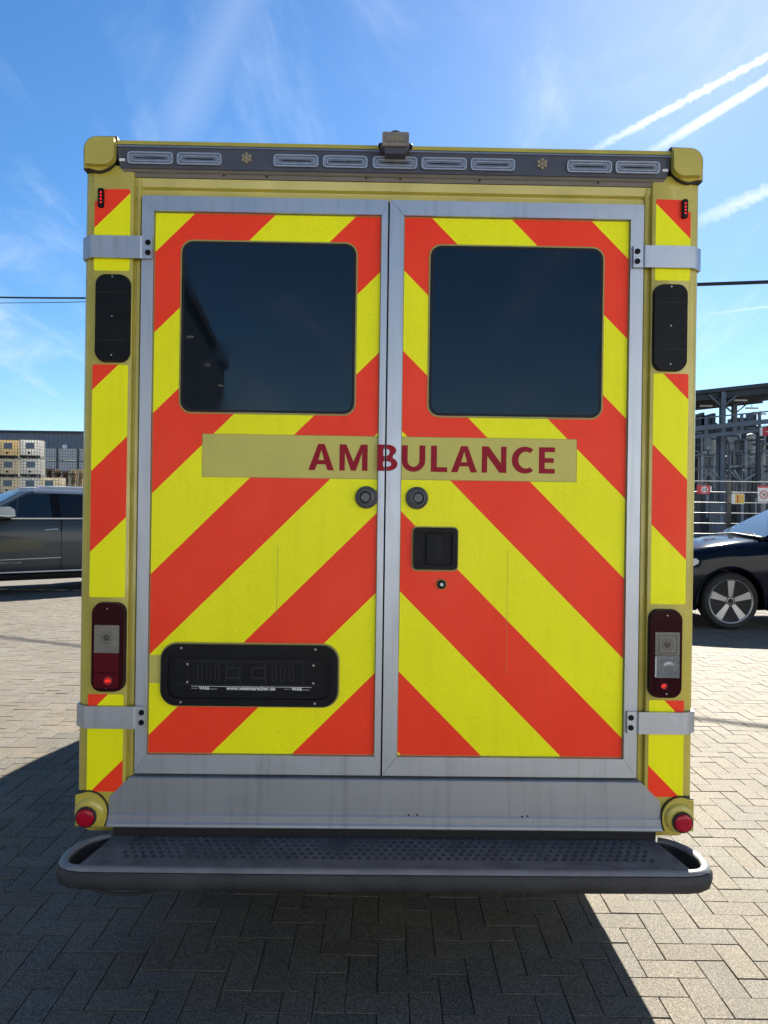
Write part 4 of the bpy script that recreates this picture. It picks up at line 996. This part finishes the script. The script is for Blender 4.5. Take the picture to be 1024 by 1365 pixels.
put('red_ring', prism(NB(), circ(.0, h*.44, h*.27, 24), -.0065, -.003, holes=[circ(.0, h*.44, h*.22, 24)]), 'sign_red', sg)
b = NB(); bar(b, (-h*.17, -.006, h*.61), (h*.17, -.006, h*.27), .02, .006); put('slash', b, 'sign_red', sg)
b = NB(); bar(b, (h*.10, -.004, h*.56), (-h*.10, -.004, h*.32), .03, .004); bar(b, (-h*.08, -.0042, h*.50), (h*.12, -.0042, h*.42), .022, .004); put('pictogram', b, 'sign_black', sg)

# ------------------------------------------------------------------ process plant under a canopy, beyond the fence
PD = 70.0
def pb(u, v, d=PD): return at(u, v, d)
a, c = pb(880, 530.5), pb(1090, 508)
canopy = empty('steel_canopy', (a.x, PD, 0), 0, 'open-sided grey steel canopy on columns over the process plant', 'canopy')
def rel(p): return p-Vector((a.x, PD, 0))
b = NB(); p, q = rel(a), rel(c)
v = [b.verts.new(t) for t in ((p.x, 0, p.z), (q.x, 0, q.z), (q.x, 11, q.z+.1), (p.x, 11, p.z+.1), (p.x, 0, p.z+.35), (q.x, 0, q.z+.35), (q.x, 11, q.z+.45), (p.x, 11, p.z+.45))]
for f in ((0, 3, 2, 1), (4, 5, 6, 7), (0, 1, 5, 4), (1, 2, 6, 5), (2, 3, 7, 6), (3, 0, 4, 7)): face(b, [v[i] for i in f])
put('roof', b, 'steel_dark', canopy)
for k in range(5):
    y = .6+k*2.4; b = NB(); bar(b, (p.x, y, p.z-.30), (q.x, y, q.z-.30), .22, .55); put('purlin', b, 'steel_dark', canopy)
for u in (905, 964.5, 1046):
    for y in (.3, 10.2):
        x = rel(pb(u, 600)).x; zt = p.z+(q.z-p.z)*(x-p.x)/(q.x-p.x)-.05
        b = NB(); w = .22
        box(b, x-w, x+w, y-.24, y-.20, 0, zt); box(b, x-w, x+w, y+.20, y+.24, 0, zt); box(b, x-.03, x+.03, y-.20, y+.20, 0, zt)
        put('column', b, 'steel_blue', canopy)
        for s in (-1, 1):
            b = NB(); bar(b, (x+s*.2, y, zt-1.2), (x+s*1.3, y, zt-.3), .14); put('knee_brace', b, 'steel_blue', canopy)
for u, vv, d in ((942, 541, 74), (1003, 544, 74), (988, 533.5, 72), (1014, 551.5, 78)):
    t = rel(pb(u, vv, d)); b = NB(); box(b, t.x-.62, t.x+.62, t.y, t.y+.18, t.z-.07, t.z+.08); put('strip_light', b, 'tube_light', canopy)
    b = NB(); bar(b, (t.x, t.y+.09, t.z), (t.x, t.y+.09, p.z+.1), .05); put('light_hanger', b, 'steel_dark', canopy)
# pipe bridge
a2, c2 = pb(890, 575, 68), pb(1080, 556, 68)
br = empty('pipe_bridge', (0, 68, 0), 0, 'grey steel pipe bridge running across the canopy columns', 'pipe bridge')
L2 = lambda t: Vector((a2.x+(c2.x-a2.x)*t, 0, a2.z+(c2.z-a2.z)*t))
for dz, th in ((0, .42), (-.75, .3)):
    b = NB(); bar(b, L2(0)+Vector((0, 0, dz)), L2(1)+Vector((0, 0, dz)), .3, th); put('girder', b, 'steel_blue', br)
for k in range(9):
    t = L2(k/8+.02); b = NB(); bar(b, t+Vector((0, 0, -.8)), t+Vector((0, 0, .95)), .22); put('upright', b, 'steel_blue', br)
b = NB(); bar(b, L2(0)+Vector((0, 0, .9)), L2(1)+Vector((0, 0, .9)), .12); put('handrail', b, 'steel_blue', br)
for k in (1, 5):
    t = L2(k/8+.02); b = NB(); bar(b, (t.x, .2, 0), (t.x, .2, t.z-.5), .3); put('trestle', b, 'steel_dark', br)
# dark process hall behind the canopy
a3, c3 = pb(860, 566, 86), pb(1120, 560, 86)
hall = empty('process_hall', (0, 86, 0), 0, 'dark process hall wall behind the canopy equipment', 'building')
b = NB(); box(b, a3.x, c3.x, 0, 8, 0, a3.z); put('wall', b, 'hall_dark', hall)
for k in range(12):
    x = a3.x+(c3.x-a3.x)*k/11; b = NB(); box(b, x-.12, x+.12, -.15, -.002, 0, a3.z+.3*(k % 3)); put('wall_post', b, 'steel_dark', hall)
for u0, u1, v0, v1 in ((930, 950, 560, 553), (952, 957, 561, 550), (983, 1000, 562, 556), (1008, 1012, 565, 548), (938, 942, 560, 549)):
    p_, q_ = pb(u0, v0, 86), pb(u1, v1, 86); b = NB(); box(b, p_.x, q_.x, .5, 2.5, a3.z-.2, q_.z); put('roof_unit', b, 'steel_dark', hall)
# silos and vessels
def silo(u, v0, v1, wpx, d, m, label, cone=True):
    t0, t1 = pb(u, v1, d), pb(u, v0, d); r = wpx/2*d/1000
    o_ = empty('silo', (t0.x, d, 0), 0, label, 'silo', 'vessels in the process plant')
    H0, H1 = t0.z, t1.z; pr_ = [(r*.15, H0-r*1.2), (r, H0), (r, H1-r*.3), (r*.8, H1-.1*r), (r*.2, H1)] if cone else [(r, H0), (r, H1-r*.2), (r*.7, H1)]
    put('shell', lathe(NB(), pr_, (0, 0, 0), 'z', 24), m, o_, smooth=True)
    for k in range(3): put('hoop', lathe(NB(), [(r*1.03, H0+(H1-H0)*(.1+.38*k)), (r*1.03, H0+(H1-H0)*(.1+.38*k)+.12)], (0, 0, 0), 'z', 24), 'pipe_grey', o_)
    for k in range(4):
        ang = R(45+90*k); b = NB(); bar(b, (r*.9*math.cos(ang), r*.9*math.sin(ang), 0), (r*.9*math.cos(ang), r*.9*math.sin(ang), H0+.3), .2); put('leg', b, 'steel_blue', o_)
    put('outlet_pipe', tube(NB(), [(0, 0, H0-r*1.1), (0, 0, .3)], .14, 8), 'pipe_grey', o_)
    return o_
silo(978, 577, 618, 17, 76, 'silo_white', 'pale silo with hoops beside the canopy column')
silo(1001, 578, 612, 12, 78, 'silo_white', 'slim pale silo behind the access frame')
silo(946, 580, 640, 15, 78, 'pipe_grey', 'grey silo between the ambulance and the canopy column')
silo(1019, 600, 660, 13, 74, 'steel_blue', 'blue grey vessel under the red banner', False)
silo(938, 600, 650, 9, 73, 'steel_dark', 'small dark vessel beside the grey silo', False)
# access frames and pipework
def frame(u0, u1, v0, v1, d, label):
    p_, q_ = pb(u0, v1, d), pb(u1, v0, d)
    f = empty('access_frame', (p_.x, d, 0), 0, label, 'platform', 'access frames in the plant'); w = q_.x-p_.x
    for x in (0, w):
        for y in (0, 2.0):
            b = NB(); bar(b, (x, y, 0), (x, y, q_.z), .16); put('upright', b, 'pipe_grey', f)
    for z in (p_.z, (p_.z+q_.z)/2, q_.z):
        b = NB(); box(b, -.1, w+.1, -.1, 2.1, z-.12, z); put('deck', b, 'steel_blue', f)
        for y in (0, 2.0):
            b = NB(); bar(b, (0, y, z+1.0), (w, y, z+1.0), .07); put('handrail', b, 'pipe_grey', f)
    for x0_, x1_ in ((0, w), (w, 0)):
        b = NB(); bar(b, (x0_, -.02, p_.z), (x1_, -.02, (p_.z+q_.z)/2), .09); put('brace', b, 'pipe_grey', f)
frame(994, 1010, 585, 622, 70.5, 'grey access frame with cross braces before the slim silo')
frame(936, 953, 605, 640, 70.5, 'grey access frame beside the grey silo')
frame(1012, 1032, 590, 650, 71.5, 'tall access frame under the red banner')
rnd = random.Random(3)
for k, (u, v0, v1, d, r_) in enumerate(((970.5, 585, 690, 71, .10), (973, 600, 690, 71.4, .07), (985.5, 580, 640, 72, .12), (989, 600, 690, 71, .08), (1006, 600, 690, 72, .12), (955, 590, 690, 73, .12), (934.5, 575, 690, 72, .10), (1015, 600, 690, 71.2, .1), (1010, 620, 690, 70.8, .06), (980.5, 622, 690, 72, .09))):
    t0, t1 = pb(u, v0, d), pb(u, v1, d); g = rnd.uniform(1.2, 3.5)*rnd.choice((-1, 1))
    ls = ('vertical grey process pipe with an elbow at its top',)
    o_ = put('process_pipe', tube(NB(), [(t1.x, d, 0), (t1.x, d, t0.z-.5), (t1.x+.15*g/abs(g), d, t0.z-.12), (t1.x+g*.5, d, t0.z), (t1.x+g, d, t0.z)], r_, 8), rnd.choice(['pipe_grey', 'steel_blue', 'pipe_grey']))
    tag(o_, ls[0], 'pipe', 'vertical pipes in the process plant', None)
for k in range(16):
    u = rnd.uniform(931, 1024); v0 = rnd.uniform(572, 640); d = rnd.uniform(69.5, 77); t0 = pb(u, v0, d); g = rnd.uniform(.6, 2.4)*rnd.choice((-1, 1)); r_ = rnd.uniform(.05, .11)
    o_ = put('process_pipe', tube(NB(), [(t0.x, d, 0), (t0.x, d, t0.z-.4), (t0.x+.12*g/abs(g), d, t0.z-.08), (t0.x+g, d, t0.z)], r_, 8), rnd.choice(['pipe_grey', 'steel_blue', 'silo_white', 'steel_dark']))
    tag(o_, 'vertical grey process pipe with an elbow at its top', 'pipe', 'vertical pipes in the process plant')
for u, vv, w_, h_ in ((976, 591, 5, 16), (984, 592, 4, 15), (1001, 592, 6, 14), (940, 610, 6, 18), (948, 600, 5, 12)):
    d = 72.5; t0 = pb(u, vv, d); k_ = d/1000
    o_ = empty('duct_panel', (t0.x, d, 0), 0, 'pale sheet metal duct standing among the process pipes', 'duct', 'pale ducts in the process plant')
    put('duct_body', box(NB(), -w_*k_/2, w_*k_/2, 0, .5, t0.z-h_*k_/2, t0.z+h_*k_/2), 'silo_white', o_, bevel=.03)
    put('duct_leg', box(NB(), -.08, .08, .15, .35, 0, t0.z-h_*k_/2), 'steel_blue', o_)
    put('duct_flange', box(NB(), -w_*k_*.56, w_*k_*.56, -.05, .55, t0.z-.06, t0.z+.06), 'pipe_grey', o_)
for u0, v0, u1, v1, d in ((974, 628, 990, 645, 70), (990, 642, 1012, 628, 70.2), (950, 627, 962, 640, 70.4), (978, 626, 988, 640, 69.8)):
    o_ = NB(); bar(o_, at(u0, v0, d), at(u1, v1, d), .16); o_ = put('inclined_chute', o_, 'pipe_grey'); tag(o_, 'inclined grey strut or chute in the process plant', 'chute', 'inclined struts in the process plant')
# supports for struts: low conveyors
for u, v0, v1, wp, d, m, nm, lb_ in ((962.5, 668, 700, 13, 66, 'steel_blue', 'control_cabinet', 'blue grey cabinet at the foot of the canopy column'), (990, 664, 698, 16, 67, 'hall_dark', 'process_skid', 'dark process skid behind the yellow notice'), (943, 650, 700, 18, 69, 'steel_dark', 'process_skid', 'dark process skid behind the speed sign'), (1008, 655, 700, 12, 68, 'steel_dark', 'process_skid', 'dark process skid behind the crossed-circle sign')):
    t0, t1 = pb(u, v0, d), pb(u, v1, d); w = wp/2*d/1000
    o_ = empty(nm, (t0.x, d, 0), 0, lb_, 'cabinet' if 'cab' in nm else 'machine')
    b = NB(); box(b, -w, w, 0, 1.5, .15, t0.z); put('casing', b, m, o_, bevel=.04)
    b = NB(); box(b, -w*.9, w*.9, .1, 1.4, 0, .15); put('plinth', b, 'steel_dark', o_)
    for k in range(3): b = NB(); x = -w*.6+k*w*.6; box(b, x-w*.2, x+w*.2, -.03, -.004, t0.z*.35, t0.z*.85); put('door_panel', b, 'pipe_grey' if k == 1 else m, o_)
# red banner
p_, q_ = pb(1014, 581, 66), pb(1034, 570, 66)
ban = empty('red_banner', (p_.x, 66, p_.z), 0, 'red company banner with white edge hung on the pipe bridge', 'banner')
w, h = q_.x-p_.x, q_.z-p_.z
b = NB(); box(b, .2, w, 0, .05, 0, h); put('banner_face', b, 'sign_red', ban)
b = NB(); box(b, -.05, .195, 0, .05, 0, h); put('white_edge', b, 'sign_white', ban)
b = NB()
for k in range(6): box(b, .45+k*.13, .53+k*.13, -.006, -.001, h*.45, h*.58)
put('faint_lettering', b, 'sign_white', ban)
for x in (.1, w-.1):
    b = NB(); bar(b, (x, .03, h), (x, 1.9, h+.45), .05); put('hanger', b, 'steel_dark', ban)

# ------------------------------------------------------------------ warehouse, totes, cages and pallets on the left
WD = 82.0
wt_ = at(0, 573.5, WD).z
wh = empty('warehouse', (-40, WD, 0), 0, 'long grey flat-roofed warehouse behind the stacked totes', 'building')
b = NB(); box(b, -60, 60, 0, 30, 0, wt_-.25); put('wall', b, 'cladding', wh)
b = NB(); box(b, -60.2, 60.2, -.2, 30.2, wt_-.25, wt_); put('roof_edge', b, 'steel_dark', wh)
b = NB()
for k in range(240): box(b, -60+k*.5, -60+k*.5+.22, -.05, -.002, 3.2, wt_-.28)
o = put('cladding_ribs', b, 'cladding', wh); o['kind'] = 'stuff'
b = NB(); box(b, -60, 60, -.08, -.002, 0, 3.1); put('plinth', b, 'steel_dark', wh)
t = at(88.5, 596, WD); b = NB(); lathe(b, [(.25, -.5), (.28, -.2), (.1, -.06)], (t.x+40, 0, t.z), 'y', 12); put('wall_lamp', b, 'white_plastic', wh)
for k in range(9):
    b = NB(); box(b, -50+k*11, -46+k*11, -.12, -.06, 0, 2.9); put('dock_door', b, 'cladding', wh)

TD = 47.0; TH = 1.165
def make_tote(m, label_, open_=True):
    o_ = empty('bulk_tote', (0, 0, 0))
    b = NB(); box(b, -.56, .56, -.46, .46, .155, 1.09); put('tank', b, m, o_, bevel=.06, seg=2, smooth=True)
    b = NB()
    for y in (-.49, .49):
        for k in range(8): x = -.59+k*1.18/7; bar(b, (x, y, .13), (x, y, 1.11), .022)
        for k in range(6): z = .16+k*.95/5; bar(b, (-.59, y, z), (.59, y, z), .022)
    for x in (-.59, .59):
        for k in range(6): y = -.49+k*.98/5; bar(b, (x, y, .13), (x, y, 1.11), .022)
        for k in range(6): z = .16+k*.95/5; bar(b, (x, -.49, z), (x, .49, z), .022)
    put('cage', b, 'tote_cage', o_)
    b = NB(); box(b, -.60, .60, -.50, .50, .10, .135)
    for x in (-.54, 0, .54): box(b, x-.07, x+.07, -.50, .50, .0, .10)
    put('pallet', b, 'pallet_black', o_)
    b = NB(); box(b, -.24, .26, -.512, -.500, .56, .92); put('label_plate', b, 'tote_label', o_)
    b = NB(); lathe(b, [(.07, -.54), (.07, -.46)], (-.05, 0, .30), 'y', 10); put('valve', b, 'pallet_black', o_)
    b = NB(); lathe(b, [(.10, 1.09), (.10, 1.13), (.08, 1.14)], (0, 0, 0), 'z', 12); put('lid', b, 'pallet_black', o_)
    return o_
protos = {m: make_tote(m, '') for m in ('tote_white', 'tote_cream', 'tote_amber')}
used = set()
def copy_tree(o, parent=None):
    c = o.copy(); col.objects.link(c); c.parent = parent
    for ch in list(o.children): copy_tree(ch, c)
    return c
LV = ['topmost', 'second from top', 'third from top', 'fourth from top', 'lowest']
for cname, u, d, n, mats, rz in (('column beside the grey cages', 43.5, TD, 5, ['tote_white', 'tote_white', 'tote_white', 'tote_white', 'tote_cream'], 6), ('column before the warehouse corner', 14, TD+.3, 5, ['tote_amber', 'tote_cream', 'tote_cream', 'tote_white', 'tote_white'], 4), ('low column under the pallets', 71, TD-.4, 3, ['tote_cream', 'tote_white', 'tote_white'], -3), ('tall outer column', -13, TD+.6, 5, ['tote_amber', 'tote_cream', 'tote_white', 'tote_white', 'tote_white'], 2)):
    if u < -5: continue
    x = at(u, 660, d).x
    for k in range(n):
        m = mats[k]
        if m in used: t = copy_tree(protos[m])
        else: t = protos[m]; used.add(m)
        t.location = (x+rnd.uniform(-.04, .04), d+rnd.uniform(-.04, .04), (n-1-k)*TH*1.0); t.rotation_euler = (0, 0, R(rz+rnd.uniform(-2, 2)))
        cl = {'tote_white': 'white', 'tote_cream': 'cream', 'tote_amber': 'amber'}[m]
        tag(t, f'{cl} caged liquid tote, {LV[k] if n == 5 else ["topmost", "middle", "lowest"][k]} in the {cname}', 'tote', 'caged liquid totes stacked in columns')
# wire cage containers
def make_cage():
    o_ = empty('cage_container', (0, 0, 0))
    b = NB(); box(b, -.80, .80, -.55, .55, .12, .98); put('load', b, 'cage_grey', o_)
    b = NB()
    for k in range(9): x = -.82+k*1.64/8; bar(b, (x, -.575, .1), (x, -.575, 1.05), .03)
    for k in range(5): z = .12+k*.92/4; bar(b, (-.82, -.575, z), (.82, -.575, z), .03)
    put('mesh_side', b, 'tote_cage', o_)
    for x in (-.8, .8):
        for y in (-.54, .54): put('corner_post', box(NB(), x-.05, x+.05, y-.05, y+.05, 0, 1.06), 'steel_dark', o_)
    return o_
cg = None; CD = 62.0
ct = at(85, 598, CD).z
for i in range(4):
    for k in range(6):
        t = copy_tree(cg) if cg else make_cage(); cg = cg or t
        h = ct/6
        t.location = (at(66, 660, CD).x+i*1.70, CD, k*h); t.scale = (1, 1, h/1.06)
        tag(t, 'grey wire cage container in the stacked block below the warehouse eaves', 'container', 'stacked grey cage containers')
# pallets
PDIST = 54.0
def make_pallet(m):
    b = NB()
    for y in (-.35, -.175, 0, .175, .35): box(b, -.6, .6, y-.06, y+.06, .122, .144)
    for x in (-.53, 0, .53):
        box(b, x-.05, x+.05, -.4, .4, .10, .122); box(b, x-.05, x+.05, -.4, .4, 0, .022)
        for y in (-.34, 0, .34): box(b, x-.05, x+.05, y-.06, y+.06, .022, .10)
    o_ = put('wooden_pallet', b, m); return o_
pp = {}
ptop = at(85, 623.5, PDIST).z; npal = int(ptop/.146)
for i, (u, m, wl) in enumerate(((66, 'wood_dark', 'dark'), (87, 'wood_dark', 'dark'), (107, 'wood_light', 'pale'), (129, 'wood_light', 'pale'))):
    x = at(u, 660, PDIST).x
    for k in range(npal-(1 if i == 1 else 0)):
        if m in pp:
            t = pp[m].copy(); col.objects.link(t)
        else: t = pp[m] = make_pallet(m)
        t.location = (x+rnd.uniform(-.03, .03), PDIST+rnd.uniform(-.05, .05), k*.145); t.rotation_euler = (0, 0, R(rnd.uniform(-2, 2)))
        tag(t, f'{wl} wooden pallet in a tall stack between the totes and cages', 'pallet', f'{wl} wooden pallets in tall stacks')

# ------------------------------------------------------------------ overhead cables and their poles
def cable(p, q, sag, name, label, r=.014):
    pts = []
    for i in range(41):
        t = i/40; v = Vector(p).lerp(Vector(q), t); v.z -= sag*4*t*(1-t); pts.append(v)
    o_ = put(name, tube(NB(), pts, r, 6), 'cable', None, smooth=True); tag(o_, label, 'cable', 'overhead cables'); return o_
A1 = at(55, 386.5, 27.0); B1 = at(980, 360.5, 13.5)
d_ = (A1-B1)
pL = A1+d_*.55; pR = B1-d_*.40
cable(pL, pR, .35, 'overhead_cable', 'upper black overhead cable crossing the sky behind the ambulance', .032)
A2 = at(55, 395.5, 27.3); 
cable(pL-Vector((0, 0, .35)), (pL+pR)/2-Vector((0, 0, .36)), .1, 'overhead_cable', 'lower black overhead cable ending behind the ambulance', .012)
for p_, nm in ((pL, 'tall wooden utility pole at the far end of the overhead cables'), (pR, 'wooden utility pole at the near end of the overhead cable')):
    up = empty('utility_pole', (p_.x, p_.y, 0), 0, nm, 'utility pole')
    put('mast', tube(NB(), [(0, .12, 0), (0, .12, p_.z*.5), (0, .12, p_.z+.4)], [.15, .125, .10], 12), 'pole_wood', up, smooth=True)
    b = NB(); bar(b, (-.5, 0, p_.z-.02), (.5, 0, p_.z-.02), .09); put('crossarm', b, 'pole_wood', up)
    put('insulator', lathe(NB(), [(.04, p_.z-.06), (.05, p_.z), (.03, p_.z+.08)], (0, -.02, 0), 'z', 10), 'white_plastic', up)
# ------------------------------------------------------------------ hall behind the photographer, mirrored in the tinted panes; white hall and wall added for bounce light
bh = empty('storage_hall', (-6.24, -27.2, 0), R(-4.9), 'dark metal-clad storage hall across the yard', 'building')
b = NB(); box(b, -16, 0, 0, 18, 0, 7.7); put('wall', b, 'back_wall', bh)
b = NB(); box(b, -16.15, .15, -.15, 18.15, 7.7, 8.0); put('roof_edge', b, 'steel_dark', bh)
for k in range(4):
    b = NB(); box(b, .002, .06, 1+k*4.2, 1+k*4.2+2.6, 0, 3.6); put('roller_door', b, 'steel_dark', bh)
    b = NB(); lathe(b, [(.05, 0), (.05, .15), (.03, .2)], (0, 2.3+k*4.2, 6.6), 'x', 10); put('wall_lamp', b, 'pipe_grey', bh)
mat('bounce_white', (.70, .73, .77), .6, var=.06, vscale=.4)  # pale finish of the added hall and wall that bounce sunlight
ph_ = empty('bounce_hall', (6.9, -10, 0), 0, 'white-clad hall added behind the camera to bounce sunlight', 'building')  # unseen hall, added to throw sunlight back onto the shaded rear doors
b = NB(); box(b, 0, 42, -5, 0, 0, 8.4); put('wall', b, 'bounce_white', ph_)
b = NB(); box(b, -.15, 42.15, -5.15, .15, 8.4, 8.7); put('roof_edge', b, 'pipe_grey', ph_)
b = NB()
for k in range(21): box(b, k*2+.9, k*2+.94, .002, .03, 0, 8.38)
o = put('cladding_seams', b, 'pipe_grey', ph_); o['kind'] = 'stuff'
for k in range(4):
    b = NB(); box(b, 4+k*9, 7.5+k*9, .004, .06, 0, 4.0); put('roller_door', b, 'cage_grey', ph_)
yw = empty('bounce_wall', (-4.4, -10, 0), 0, 'low white wall added beside the white-clad hall to bounce sunlight', 'wall')  # added out of view for more bounce, kept below the window reflections
b = NB(); box(b, 0, 11.28, -.25, 0, 0, 3.1); put('wall', b, 'bounce_white', yw)
b = NB(); box(b, -.05, 11.28, -.3, .05, 3.1, 3.2); put('coping', b, 'pipe_grey', yw)
